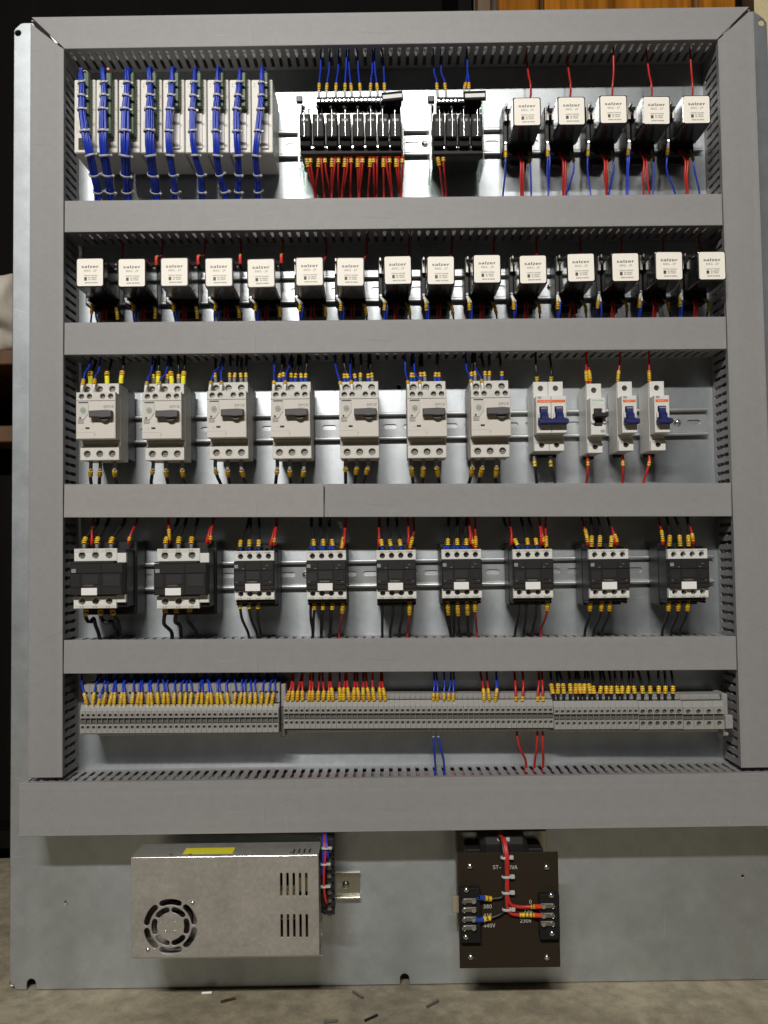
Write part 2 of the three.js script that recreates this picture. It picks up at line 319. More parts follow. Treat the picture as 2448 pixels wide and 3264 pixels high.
const wallV = (y0, y1, x) => ext(holed(rect(y0, y1, 0.0005, 0.0572), slots(y0, y1)), 0, TH).applyMatrix4(new THREE.Matrix4().makeBasis(new THREE.Vector3(0, 1, 0), new THREE.Vector3(0, 0, 1), new THREE.Vector3(1, 0, 0))).translate(x - TH / 2, 0, 0);
const DUCTS = {};
function ductH(key, label, xl, xr, tl, tr, bl, br, opt = {}) {
  const cx = (xl + xr) / 2, top = (tl + tr) / 2, bot = (bl + br) / 2, ang = Math.atan2(tr - tl, xr - xl), cy = (top + bot) / 2, L = (xr - xl) / 2, h = (top - bot) / 2;
  const t = thing('wiring_duct', label, 'wiring duct', [cx, cy, 0], 'grey slotted wiring ducts'); t.rotation.z = ang;
  part(t, 'base', [box(-L, L, -h + 0.003, h - 0.003, 0.0003, 0.0018)], M.duct);
  part(t, 'slotted_side', [wallH(-L, L, h - 0.0028)], M.duct);
  part(t, 'slotted_side', [wallH(-L, L, -h + 0.0028)], M.duct);
  for (const [a, b, m, q] of opt.covers || [[-L, L, M.duct, opt.poly]]) {
    const s = q ? shape(q.map(([x, y]) => [x - cx, y - cy])) : rect(a, b, -h, h);
    const c = part(t, 'cover', [ext(s, 0.0577, ZF, 0.0005)], m);
    const la = q ? a + 0.003 : a + 0.0008, lb = q ? b - 0.003 : b - 0.0008;
    part(c, 'cover_lip', [box(opt.lipx ? opt.lipx[0] - cx : la, opt.lipx ? opt.lipx[1] - cx : lb, h - 0.0016, h - 0.0003, 0.0515, 0.0576)], m);
    part(c, 'cover_lip', [box(la, lb, -h + 0.0003, -h + 0.0016, 0.0515, 0.0576)], m);
  }
  const line = (a, b) => (x) => a + (b - a) * (x - xl) / (xr - xl);
  DUCTS[key] = { top: line(tl - 0.0028, tr - 0.0028), bot: line(bl + 0.0028, br + 0.0028) };
  return t;
}
function ductV(label, x0, x1, y0, y1, poly, lipIn) {
  const cx = (x0 + x1) / 2, h = (x1 - x0) / 2;
  const t = thing('wiring_duct', label, 'wiring duct', [cx, y0, 0], 'grey slotted wiring ducts');
  const L = y1 - y0;
  part(t, 'base', [box(-h + 0.003, h - 0.003, 0, L, 0.0003, 0.0018)], M.ductUp);
  for (const s of [-1, 1]) part(t, 'slotted_side', [wallV(0.001, L, s * (h - 0.0028))], M.ductUp);
  const c = part(t, 'cover', [ext(shape(poly.map(([x, y]) => [x - cx, y - y0])), 0.0577, ZF, 0.0005)], M.ductUp);
  for (const s of [-1, 1]) part(c, 'cover_lip', [box(s > 0 ? h - 0.0016 : -h + 0.0003, s > 0 ? h - 0.0003 : -h + 0.0016, 0.002, L - 0.002, 0.0515, 0.0576)], M.ductUp);
  return t;
}
const XI = 0.4, XO = 0.441, YB = 0.272, YT = 1.1540, YO = 1.1945;
{
  const g = 0.0009;
  ductV('upright wiring duct with mitred top beside the white controller modules', -XO, -XI, YB, YT, [[-XO, YB + 0.0015], [-XI, YB + 0.0015], [-XI, YT - g], [-XO, YO - 0.0075], [-XO - 0.0, YO - 0.012]]);
  ductV('upright wiring duct with mitred top beside the large feed terminals', XI, XO + 0.004, YB, YT, [[XI, YB + 0.0015], [XO + 0.004, YB + 0.0015], [XO + 0.004, YO - 0.006], [XO - 0.002, YO - 0.006], [XI, YT - g]]);
  ductH('H0', 'top wiring duct with mitred ends above the controller modules', -XO, XO, YO, YO, YT, YT, { poly: [[-XI + 0.001, YT], [XI - 0.001, YT], [XO - 0.001, YO], [-XO + 0.001, YO]], covers: null, lipx: [-XO + 0.004, XO - 0.004] });
  const a = -XI + 0.0012, b = XI - 0.0012;
  ductH('H1', 'wiring duct between the controller modules and the full relay row', a, b, 0.9650, 0.9620, 0.9246, 0.9246);
  ductH('H2', 'wiring duct between the full relay row and the motor breakers', a, b, 0.8155, 0.8112, 0.7770, 0.7710);
  ductH('H3', 'wiring duct with a jointed cover between the motor breakers and the contactors', a, b, 0.6200, 0.6100, 0.5805, 0.5698, { covers: [[a, -0.0884, M.ductLight], [-0.0872, b, M.duct]] });
  ductH('H4', 'wiring duct between the contactors and the terminal strip', a, b, 0.4345, 0.4278, 0.3950, 0.3882);
  { const d = 0.072, tY = at(1300, 2480, d).y, bY = at(1300, 2650, d).y, lX = at(59, 2600, d).x; ductH('H5', 'wide bottom wiring duct above the power supply and transformer', lX, 0.4640, tY, tY, bY, bY).scale.z = d / ZF; }
}
// wires lying inside the ducts
function tube(pts, r, seg, rad = 6) { return new THREE.TubeGeometry(new THREE.CatmullRomCurve3(pts, false, 'centripetal'), seg, r, rad, false); }
for (const [y, x0, x1, m, z, n] of [[0.258, -0.20, 0.10, M.red, 0.018, 0], [0.256, -0.22, 0.16, M.red, 0.023, 1], [0.260, -0.14, 0.05, M.red, 0.028, 2], [0.254, -0.30, 0.05, M.blue, 0.012, 3], [0.4225, -0.12, 0.10, M.red, 0.020, 4], [0.4215, -0.03, 0.2, M.red, 0.027, 5], [0.4235, -0.15, 0.06, M.red, 0.033, 6]]) {
  const p = []; for (let i = 0; i <= 8; i++) p.push(new THREE.Vector3(x0 + (x1 - x0) * i / 8, y + rr(-0.002, 0.002), z + rr(-0.003, 0.003)));
  const w = part(scene, 'duct_wire', [tube(p, 0.0014, 40)], m, {});
  tag(w, m === M.blue ? 'blue wire lying inside the wide bottom duct' : y < 0.3 ? 'red wire lying inside the wide bottom duct seen through its slots' : 'red wire lying inside the duct under the contactors', 'wire', y < 0.3 ? 'wires inside the bottom duct' : 'wires inside the duct under the contactors');
}
// ---------------------------------------------------------------- rails
function rail(label, x0, x1, y, phase, screws = [], m = M.rail, pitch = 0.0256) {
  const t = thing('mounting_rail', label, 'rail', [(x0 + x1) / 2, y, 0], 'slotted steel mounting rails'), L = (x1 - x0) / 2, cx = (x0 + x1) / 2, holes = [];
  for (let i = -60; i < 60; i++) { const c = phase + i * pitch - cx; if (c - 0.009 > -L && c + 0.009 < L) holes.push(rrect(c - 0.0085, c + 0.0085, -0.0031, 0.0031, 0.003, 4, THREE.Path)); }
  part(t, 'web', [ext(holed(rect(-L, L, -0.0128, 0.0128), holes), 0.0008, 0.0018)], m);
  for (const s of [-1, 1]) {
    const f = [[0.0008, 0.0128], [0.0008, 0.0138], [0.0066, 0.0142], [0.0066, 0.0172]], arcTo = (cz, cv, q, a0, a1, n) => { for (let i = 0; i <= n; i++) { const a = (a0 + (a1 - a0) * i / n) * Math.PI / 180; f.push([cz + q * Math.cos(a), cv + q * Math.sin(a)]); } };
    arcTo(0.0066, 0.0160, 0.0015, 90, 0, 6); arcTo(0.0061, 0.0148, 0.0020, 0, -90, 7); f.push([0.0018, 0.0128]);
    part(t, 'flange', [prof(f.map(([z, v]) => [z, s * v]), -L, L)], m);
  }
  for (const px of screws) { const d = px - cx; const sc = part(t, 'screw', [new THREE.SphereGeometry(0.0048, 14, 8, 0, 2 * Math.PI, 0, 1.25).rotateX(Math.PI / 2).translate(d, 0, 0.0008)], M.screw); part(sc, 'slot', [box(d - 0.0026, d + 0.0026, -0.0005, 0.0005, 0.0050, 0.0058)], M.dull); part(sc, 'slot', [box(d - 0.0005, d + 0.0005, -0.0026, 0.0026, 0.0050, 0.0057)], M.dull); }
}
const Y1 = at(1300, 452, 0.0075).y, Y2 = at(1300, 917, 0.0075).y, Y3 = at(1300, 1357, 0.0075).y, Y4 = at(1300, 1827, 0.0075).y, Y5 = at(1300, 2287, 0.0075).y;
rail('steel rail carrying the controller modules and interface boards', -0.375, vC(1285, 800, 0).x, Y1, vB(905, 890, 0.0015).x, [vB(985, 888, 0.004).x]);
rail('steel rail carrying the full row of plug-in relays', -0.385, 0.392, Y2, at(1240 + 480 * 0.193, 920, 0.0015).x, [vF(2200, 0, 0).x * 0 + vE(700, 330, 0.004).x]);
rail('steel rail carrying the motor breakers and small breakers', -0.372, vH(1285, 480, 0.0075).x, Y3, vG(577, 613, 0.0015).x, [vH(1098, 482, 0.004).x]);
rail('steel rail carrying the row of contactors', -0.372, vK(1340, 400, 0.0075).x, Y4, vJ(580, 470, 0.0015).x, [vJ(155, 470, 0.004).x]);
rail('steel rail under the row of terminal blocks', -0.375, 0.395, Y5, 0);
// ---------------------------------------------------------------- wires
// pts: world points from the device end; ferrule then marker sleeves then jacket; `to` runs the far end through a duct slot
function wire(label, group, pts, r, mat, o = {}) {
  const P = pts.map((p) => p.clone());
  if (o.to) {
    const D = DUCTS[o.to[0]], side = o.to[1], last = P[P.length - 1], xc = Math.round(last.x / PITCH) * PITCH, xs = xc + Math.max(-0.0011, Math.min(0.0011, last.x - xc)), y = D[side](xs), up = side === 'bot' ? 1 : -1, z = o.zEnd ?? rr(0.018, 0.042);
    const dx = xs - last.x; last.x += dx * 0.7; last.z += (z - last.z) * 0.5; if (P.length > 3) P[P.length - 2].x += dx * 0.3;
    P.push(new THREE.Vector3(xs, y + up * 0.003, z), new THREE.Vector3(xs + rr(-0.003, 0.003), y + up * 0.014, z));
  }
  const curve = new THREE.CatmullRomCurve3(P, false, 'centripetal'), len = curve.getLength();
  const sub = (s0, s1, rad, n, k = 6) => { const q = []; for (let i = 0; i <= n; i++) q.push(curve.getPointAt(Math.min(1, Math.max(0, (s0 + (s1 - s0) * i / n) / len)))); return new THREE.TubeGeometry(new THREE.CatmullRomCurve3(q), n, rad, k, false); };
  const t = thing(mat === M.wireBlack ? 'black_wire' : mat === M.red ? 'red_wire' : 'blue_wire', label, 'wire', [P[0].x, P[0].y, P[0].z], group);
  const off = P[0].clone().negate(), place = (g) => g.translate(off.x, off.y, off.z);
  let s = 0;
  if (o.f) { part(t, 'ferrule', [place(sub(0, o.f[0], o.f[2] ?? r * 1.45, 2, 8))], o.f[1]); s = o.f[0]; }
  if (o.m) {
    let q = s + (o.gap ?? 0);
    for (let i = 0; i < o.m; i++) {
      const l = o.ml ?? 0.0035, c = curve.getPointAt(Math.min(1, (q + l / 2) / len)), d = curve.getTangentAt(Math.min(1, (q + l / 2) / len));
      const g = new THREE.CylinderGeometry(o.mr ?? r * 1.55, o.mr ?? r * 1.55, l * 0.95, 10, 1, false).rotateY(rr(0, 6)).applyQuaternion(new THREE.Quaternion().setFromUnitVectors(new THREE.Vector3(0, 1, 0), d)).translate(c.x, c.y, c.z);
      part(t, 'marker_sleeve', [place(g)], M.mark[Math.floor(rnd() * 6)], { keep: true }); q += l;
    }
  }
  part(t, 'jacket', [place(sub(s, len, r, Math.max(10, Math.round((len - s) / 0.004)), 7))], mat);
  return t;
}
const V = (x, y, z) => new THREE.Vector3(x, y, z);
const ORD = ['first', 'second', 'third', 'fourth', 'fifth', 'sixth', 'seventh', 'eighth', 'ninth', 'tenth', 'eleventh', 'twelfth', 'thirteenth', 'fourteenth', 'fifteenth'];

// ---------------------------------------------------------------- row 1: controller modules and their wire bundles
{
  const bounds = [392, 508, 627, 743, 861, 978, 1095, 1212, 1328, 1443], zf = 0.070, W = 0.0259, H = 0.0905;
  const faceTex = (i) => canvasTex(128, 448, (c, w, h) => {
    c.fillStyle = '#dcd8d0'; c.fillRect(0, 0, w, h); c.fillStyle = '#4a4845';
    for (let k = 0; k < (i ? 2 : 3); k++) c.fillRect(12, 20 + k * 17, 6, 6);
    c.fillStyle = '#8b8881'; for (let k = 0; k < 2; k++) c.fillRect(20, 22 + k * 17, 12, 2);
    c.fillStyle = '#5a5853'; for (let k = 0; k < (i < 4 ? 17 : 9); k++) { c.fillRect(112, 44 + k * (i < 4 ? 17.5 : 17), 6, 5); }
    c.strokeStyle = '#8c8a84'; c.strokeRect(108, 13, 11, 8);
    c.save(); c.translate(24, 330); c.rotate(-Math.PI / 2); c.fillStyle = '#a29f97'; c.font = '19px sans-serif'; c.fillText(i ? (i < 4 ? 'DVP16SP' : 'DVP08SM') : 'DVP12SE', 0, 0); c.restore();
  });
  const tall = shared([cbox(0.0142, 0.0222, -0.073, 0.0035, zf + 0.0004, zf + 0.011, 0.0015)]), short = shared([cbox(0.0142, 0.0222, -0.0395, 0.0035, zf + 0.0004, zf + 0.011, 0.0015)]);
  const seam = shared([box(0.0008, W - 0.0008, -H + 0.0001, -H + 0.0006, 0.02, 0.06)]);
  const printM = [0, 1, 5].map((i) => std(lin(0.93, 0.93, 0.91), 0.45, 0, { map: faceTex(i) }));
  const shell = shared([cbox(0.0002, W - 0.0002, -H, 0, 0.0085, zf, 0.0009)]);
  const foot = shared([box(0.002, W - 0.002, -H + 0.012, -H + 0.06, 0.002, 0.0084)]);
  const face = shared([sticker(W - 0.0022, H - 0.002, 0.0006).translate(W / 2, -H / 2, 0)], true);
  const pins = (n) => shared(Array.from({ length: n }, (_, k) => cbox(0.0110, 0.0141, -0.0045 - k * 0.0039, -0.0018 - k * 0.0039, zf + 0.0004, zf + 0.0085, 0.0003)));
  const pinT = pins(17), pinS = pins(9);
  const lever = shared([new THREE.TorusGeometry(0.0028, 0.0006, 6, 10, 3.4).rotateY(0.6).translate(0.0165, 0.003, zf + 0.009)]);
  bounds.slice(0, 9).forEach((x, i) => {
    const p = vA(x, 421, zf);
    const t = thing('controller_module', i === 0 ? 'white controller processor module with round port at the end of the rack' : `white controller module with ${i < 4 ? 'tall' : 'short'} green connector, ${ORD[i - 1]} after the processor module`, 'controller', [p.x, p.y, 0], 'white controller modules in the rack');
    const h = part(t, 'housing', shell, M.white); part(t, 'rail_foot', foot, M.footGrey);
    part(h, 'seam', seam, M.termDark);
    part(t, 'front_label', face, printM[i === 0 ? 0 : i < 4 ? 1 : 2], { pos: [0, 0, zf + 0.0002] });
    const c = part(t, 'connector', i < 4 ? tall : short, M.green);
    part(c, 'terminal_row', i < 4 ? pinT : pinS, M.greenDark);
    part(c, 'release_lever', lever, M.ferrWhite);
    if (i === 0) { const d = part(t, 'port', [cbox(0.0055, 0.0125, -0.0865, -0.0725, zf + 0.0003, zf + 0.0012, 0.0003)], M.charcoal); part(d, 'socket_ring', [new THREE.TorusGeometry(0.0028, 0.0005, 6, 14).translate(0.009, -0.0795, zf + 0.0014)], M.knob); }
    if (i >= 4) part(t, 'door', [cbox(0.0118, 0.0208, -0.086, -0.0415, zf + 0.0003, zf + 0.0022, 0.0005)], M.white);
  });
  const ys = [376, 440, 510, 580, 690, 760, 830, 920, 1010, 1055];
  const paths = [[425, 432, 432, 432, 447, 460, 478, 497, 518, 520], [545, 548, 548, 543, 545, 545, 553, 567, 582, 585], [675, 672, 668, 662, 660, 660, 662, 667, 672, 678], [788, 792, 793, 790, 790, 790, 797, 808, 822, 826], [910, 908, 905, 897, 892, 893, 900, 915, 925, 925], [1030, 1025, 1022, 1016, 1016, 1020, 1033, 1060, 1068, 1068], [1155, 1150, 1148, 1141, 1140, 1143, 1147, 1162, 1188, 1200], [1268, 1266, 1258, 1250, 1250, 1252, 1257, 1262, 1260, 1257], [1385, 1383, 1382, 1375, 1365, 1357, 1353, 1360, 1364, 1364]];
  const wide = [[21, 30, 34, 36, 42, 46, 46, 44, 42, 42], [24, 30, 33, 40, 46, 46, 48, 48, 44, 44], [26, 32, 34, 44, 50, 52, 54, 52, 48, 46], [24, 30, 34, 44, 48, 50, 50, 48, 46, 44], [22, 30, 32, 33, 34, 34, 36, 36, 36, 36], [22, 30, 32, 33, 34, 34, 36, 36, 36, 36], [22, 30, 32, 33, 34, 34, 36, 36, 38, 40], [24, 30, 32, 34, 36, 36, 36, 36, 34, 34], [22, 28, 30, 30, 32, 32, 34, 34, 34, 34]];
  paths.forEach((xs, i) => {
    const Z = [0.083, 0.086, 0.087, 0.0875, 0.088, 0.087, 0.081, 0.064, 0.047, 0.038];
    const C = xs.map((x, k) => vA(x, ys[k], Z[k])), R = wide[i].map((w) => w * 0.2233 * mm / 2 * 1.1);
    const end = C[9].clone(); C.push(V(end.x, DUCTS.H1.top(end.x) - 0.002, 0.034), V(end.x, DUCTS.H1.top(end.x) - 0.016, 0.030)); R.push(R[9], R[9] * 0.8);
    const t = thing('wire_bundle', i === 0 ? 'tied bundle of blue wires hanging from the processor module with the round port' : `${i < 4 ? 'thick' : 'thin'} tied bundle of blue wires from the ${ORD[i - 1]} module after the processor`, 'wire bundle', [C[0].x, C[0].y, C[0].z], 'blue wire bundles of the controller modules');
    const o = C[0].clone().negate(), n = i < 4 ? 19 : 12, sr = 0.00122;
    for (let k = 0; k < n; k++) {
      const a0 = rr(0, 6.28), q = Math.sqrt((k + 0.4) / n), drop = k % 3 === 0 && k > 2 ? 1 : 0;
      const pts = C.map((c, j) => { const a = k * 2.4 + a0 * 0.15 + j * 0.16 + Math.sin(j * 1.3 + k) * 0.12, rad = Math.max(0, R[j] - sr) * q * (j === 0 ? 1.15 : 1); return V(c.x + rad * Math.cos(a) + o.x, c.y + o.y + (j === 0 ? rr(-0.004, 0.006) : 0), c.z + rad * 0.8 * Math.sin(a) + o.z); });
      if (drop) pts.splice(0, 1);
      // the top end turns back into the connector
      const top = pts[0]; pts.unshift(V(top.x + rr(0.001, 0.003), top.y - rr(0.0005, 0.003), top.z - 0.006));
      part(t, 'wire_strand', [tube(pts, sr, 46, 6)], M.blue);
    }
    if (i < 2) part(t, 'end_sleeve', [cyl(0.0008 + (i ? 0.0055 : 0), 0.002, -0.003, 0.0015, 0.0016, 8)], M.orange);
    for (const y of [440, 508, 580, 695, 822, 922, 1012]) {
      let k = 0; while (ys[k + 1] < y) k++;
      const f = (y - ys[k]) / (ys[k + 1] - ys[k]), c = C[k].clone().lerp(C[k + 1], f), rad = R[k] + (R[k + 1] - R[k]) * f, d = C[k + 1].clone().sub(C[k]).normalize();
      const qn = new THREE.Quaternion().setFromUnitVectors(V(0, -1, 0), d).multiply(new THREE.Quaternion().setFromEuler(new THREE.Euler(rr(-0.12, 0.12), 0, rr(-0.12, 0.12))));
      const band = new THREE.LatheGeometry([[rad + 0.0003, -0.0012], [rad + 0.0011, -0.0010], [rad + 0.0011, 0.0010], [rad + 0.0003, 0.0012]].map(([a, b]) => new THREE.Vector2(a, b)), 18);
      const an = rr(-0.7, 0.4), head = cbox(-0.0017, 0.0017, -0.0013, 0.0013, -0.0013, 0.0013, 0.0004).translate(rad + 0.0017, 0, 0).rotateY(an);
      const g = [band, head].map((e) => e.scale(1, 1, 0.9).applyQuaternion(qn).translate(c.x + o.x, c.y + o.y, c.z + o.z));
      part(t, 'cable_tie', g, M.tie);
    }
  });
}
// ---------------------------------------------------------------- row 1: interface relay boards
function interfaceBoard(x0, x1, relayX, label, topX0, holder, blocks) {
  const zt = 0.066, zr = 0.084, zb = 0.072, S = (x, y, z) => vR(x, y, z);
  const L = vB(x0, 900, zb).x, R = vB(x1, 900, zb).x, yTop = vB(x0 + 200, 602, zt).y, yTopB = vB(x0 + 200, 637, zt).y, yS = vB(x0 + 200, 897, zb).y, ySb = vB(x0 + 200, 955, zb).y, yMid = vB(x0 + 200, 926, zb).y;
  const o = V((L + R) / 2, Y1, 0), t = thing('interface_board', label, 'relay board', [o.x, o.y, 0]);
  const b = (a, c, d, e, f, g, r) => cbox(a - o.x, c - o.x, d - o.y, e - o.y, f, g, r);
  const yBot = vB(x0 + 200, 960, 0.06).y;
  part(t, 'housing', [b(L + 0.001, R - 0.001, yBot, yTop, 0.009, 0.052, 0.001)], M.blackGloss);
  part(t, 'lower_ledge', [b(L + 0.002, R - 0.002, ySb - 0.0005, yS + 0.0005, 0.0525, zb - 0.005, 0.001)], M.black);
  const tl = vB(topX0, 610, zt).x, n = Math.round((R - tl) / 0.00515), pw = (R - tl) / n;
  for (let i = 0; i < n; i++) {
    const x = tl + i * pw, k = part(t, 'upper_clamp', [ext(holed(rect(x + 0.0001 - o.x, x + pw - 0.0001 - o.x, yTopB - o.y, yTop - o.y), [circ(x + pw / 2 - o.x, (yTop + yTopB) / 2 - o.y, 0.0018, 10)]), 0.0525, zt)], M.relayGrey);
    part(k, 'screw', [cyl(x + pw / 2 - o.x, (yTop + yTopB) / 2 - o.y, 0.053, zt - 0.0012, 0.0016, 10)], M.screw);
  }
  const nb = blocks, pb = (R - L - 0.002) / nb;
  for (let i = 0; i < nb; i++) {
    const x = L + 0.001 + i * pb, yc = (yS + yMid) / 2, k = part(t, 'lower_clamp', [ext(holed(rect(x + 0.0001 - o.x, x + pb - 0.0001 - o.x, yMid - o.y, yS - o.y), [circ(x + pb / 2 - o.x, yc - o.y, 0.0019, 10)]), zb - 0.0045, zb)], M.relayGrey);
    part(k, 'screw', [cyl(x + pb / 2 - o.x, yc - o.y, zb - 0.0048, zb - 0.001, 0.0017, 10)], M.screw);
  }
  part(t, 'marking_strip', [b(L + 0.001, R - 0.001, ySb, yMid - 0.0004, zb - 0.0045, zb - 0.0006, 0.0006)], M.relayGrey);
  // clear end bracket and card posts on the side without clamps
  part(t, 'end_bracket', [b(L - 0.0035, L + 0.0005, ySb - 0.012, yTop + 0.001, 0.0085, 0.060, 0.001)], M.clear);
  part(t, 'bracket_cap', [b(L - 0.004, L + 0.004, yTopB + 0.001, yTop + 0.002, 0.0605, 0.067, 0.001)], M.black);
  const gap = tl - L;
  if (gap > 0.02) for (let i = 0; i < 3; i++) { const x = L + 0.006 + i * gap / 3.6; part(t, 'clear_post', [b(x, x + 0.0035, yTopB - 0.022, yTopB + 0.001, 0.053, 0.061, 0.0006)], M.clear); }
  part(t, 'end_plate', [b(R + 0.0002, R + 0.0024, ySb - 0.01, yTop, 0.0085, 0.064, 0.0008)], M.clear);
  // small parts on the circuit board behind the relays
  for (let i = 0; i < relayX.length; i++) {
    const p = vB(relayX[i] + 30, 680, 0.056);
    part(t, 'capacitor', [cyl(p.x - o.x, p.y - o.y, 0.0521, 0.062, 0.0017, 10)], M.relayGrey);
    part(t, 'resistor', [b(p.x + 0.005, p.x + 0.0065, p.y - 0.003, p.y + 0.002, 0.0521, 0.054, 0.0004)], M.knob);
  }
  const h = part(t, 'label_holder', [cbox(-holder[2], holder[2], -0.0056, 0.0056, -0.002, 0.002, 0.0006)], M.matt);
  const hp = vB(holder[0], holder[1], 0.074); h.position.set(hp.x - o.x, hp.y - o.y, 0.074); h.rotation.z = holder[3];
  part(h, 'paper_strip', [cbox(-holder[2] + 0.0012, holder[2] - 0.0012, -0.0028, 0.0020, 0.0021, 0.0026, 0.0002)], M.label);
  relayX.forEach((x, i) => {
    const w = 0.0132, p = vB(x + 34, 778, zr), hY = (vB(x, 705, zr).y - vB(x, 850, zr).y) / 2;
    const r = thing('slim_relay', `dark grey slim relay plugged into the ${relayX.length > 4 ? 'eight' : 'four'} relay interface board`, 'relay', [p.x, p.y, 0], `slim relays on the ${relayX.length > 4 ? 'eight' : 'four'} relay board`);
    part(r, 'case', [cbox(-w / 2, w / 2, -hY, hY, 0.0526, zr, 0.0012)], M.relayGrey);
    part(r, 'base', [cbox(-w / 2 + 0.0003, w / 2 - 0.0003, -hY - 0.0085, -hY - 0.0002, 0.0526, zr - 0.006, 0.0008)], M.matt);
    for (const s of [-1, 1]) part(r, 'window', [cbox(s * 0.0022 - 0.0016, s * 0.0022 + 0.0016, hY * 0.33, hY * 0.33 + 0.0030, zr + 0.0001, zr + 0.0005, 0.0002)], M.ferrGrey);
    part(r, 'retaining_wire', [new THREE.CylinderGeometry(0.00035, 0.00035, 2 * hY + 0.004, 6).translate(rr(-0.0008, 0.0008), 0.002, zr + 0.0014)], M.screw);
    if (i < relayX.length) part(r, 'white_fin', [cbox(w / 2 + 0.0006, w / 2 + 0.0020, -hY - 0.008, hY - 0.004, 0.0526, 0.069, 0.0004)], M.ferrWhite);
  });
}
interfaceBoard(203, 845, [203, 287, 370, 453, 536, 614, 692, 768], 'black interface board with eight slim relays and a tilted white label holder', 308, [782, 602, 0.0128, 0.09], 24);
interfaceBoard(1030, 1347, [1038, 1117, 1196, 1275], 'short black interface board with four slim relays beside the white faced relays', 1060, [1295, 597, 0.0132, 0.02], 12);
{
  const g1 = 'blue wires above the eight relay board', l1 = 'thin blue wire with yellow marker above the eight relay board';
  const a = [325, 372, 430, 487, 528, 583, 645, 690, 733], b = [325, 372, 430, 478, 520, 578, 643, 680, 737];
  a.forEach((x, i) => wire(l1, g1, [vB(x, 606, 0.060), vB(x, 575, 0.063), vB((x + b[i]) / 2, 500, 0.060), vB(b[i], 415, 0.052)], 0.0011, M.blue, { f: [0.0085, M.ferrWhite, 0.0015], m: 2, ml: 0.0042, mr: 0.0021, to: ['H0', 'bot'] }));
  [[1065, 606, 1048], [1118, 606, 1088], [1232, 600, 1247], [1262, 600, 1249]].forEach(([x, y, e]) => wire('thin blue wire with yellow marker above the four relay board', 'blue wires above the four relay board', [vB(x, y, 0.060), vB(x - 4, 570, 0.063), vB((x + e) / 2, 500, 0.060), vB(e, 420, 0.052)], 0.0011, M.blue, { f: [0.0085, M.ferrWhite, 0.0015], m: 2, ml: 0.0042, mr: 0.0021, to: ['H0', 'bot'] }));
  const rx = [170, 225, 350, 388, 440, 545, 590, 640, 735, 775, 825, 920, 960, 995, 1105, 1155, 1205, 1300, 1340, 1390, 1485, 1525, 1580], ex = [285, 300, 298, 425, 500, 530, 540, 620, 700, 735, 820, 930, 935, 965, 1085, 1165, 1210, 1305, 1400, 1420, 1520, 1530, 1560], mk = [2, 1, 2, 0, 1, 2, 0, 1, 2, 0, 1, 2, 0, 1, 2, 1, 0, 2, 0, 1, 2, 0, 1];
  rx.forEach((x, i) => { const e = ex[i]; wire('red wire with yellow marker hanging under the eight relay board', 'red wires under the eight relay board', [vR(x, 950, 0.0605), vR(x, 1000, 0.066), vR(x + (e - x) * 0.25, 1160, 0.064), vR(x + (e - x) * 0.7, 1350, 0.053), vR(e, 1500, 0.045)], 0.0013, M.red, { f: [0.0085, M.redFerr, 0.0022], m: mk[i], ml: 0.0048, mr: 0.0025, gap: 0.0005, to: ['H1', 'top'] }); });
  [[1065, 1085], [1098, 1135]].forEach(([x, e], i) => wire('red wire with yellow marker hanging under the four relay board', 'red wires under the four relay board', [vB(x, 962, 0.0605), vB(x, 985, 0.066), vB(x + (e - x) * 0.3, 1050, 0.064), vB(e, 1190, 0.045)], 0.0013, M.red, { f: [0.0085, M.redFerr, 0.0022], m: 2 - i, ml: 0.0048, mr: 0.0025, to: ['H1', 'top'] }));
}
// ---------------------------------------------------------------- plug-in relays with white faces, and their sockets
const RZ = 0.088, RW = 0.0332, RH = 0.0350;
function makeRelay(pos, label, group, mat) {
  const t = thing('plug_in_relay', label, 'relay', pos, group);
  const zb = 0.036;
  const body = ext(rrect(-RW / 2, RW / 2, -RH / 2, RH / 2, 0.0022, 3), zb, RZ, 0.0009, 2);
  part(t, 'case', [body], mat);
  part(t, 'face_label', [sticker(RW - 0.0026, RH - 0.0026, 0.0022)], M.relaySticker, { keep: true, pos: [0, 0, RZ + 0.0002] });
  return t;
}
const relayProto = new Map();
function relay(pos, label, group, mat) {
  if (!relayProto.has(mat)) { const t = makeRelay(pos, label, group, mat); relayProto.set(mat, t); return t; }
  const c = copyThing(relayProto.get(mat), 'plug_in_relay', pos, label, group); c.rotation.set(rr(-0.012, 0.012), rr(-0.015, 0.015), rr(-0.014, 0.014)); return c;
}
let socketProto;
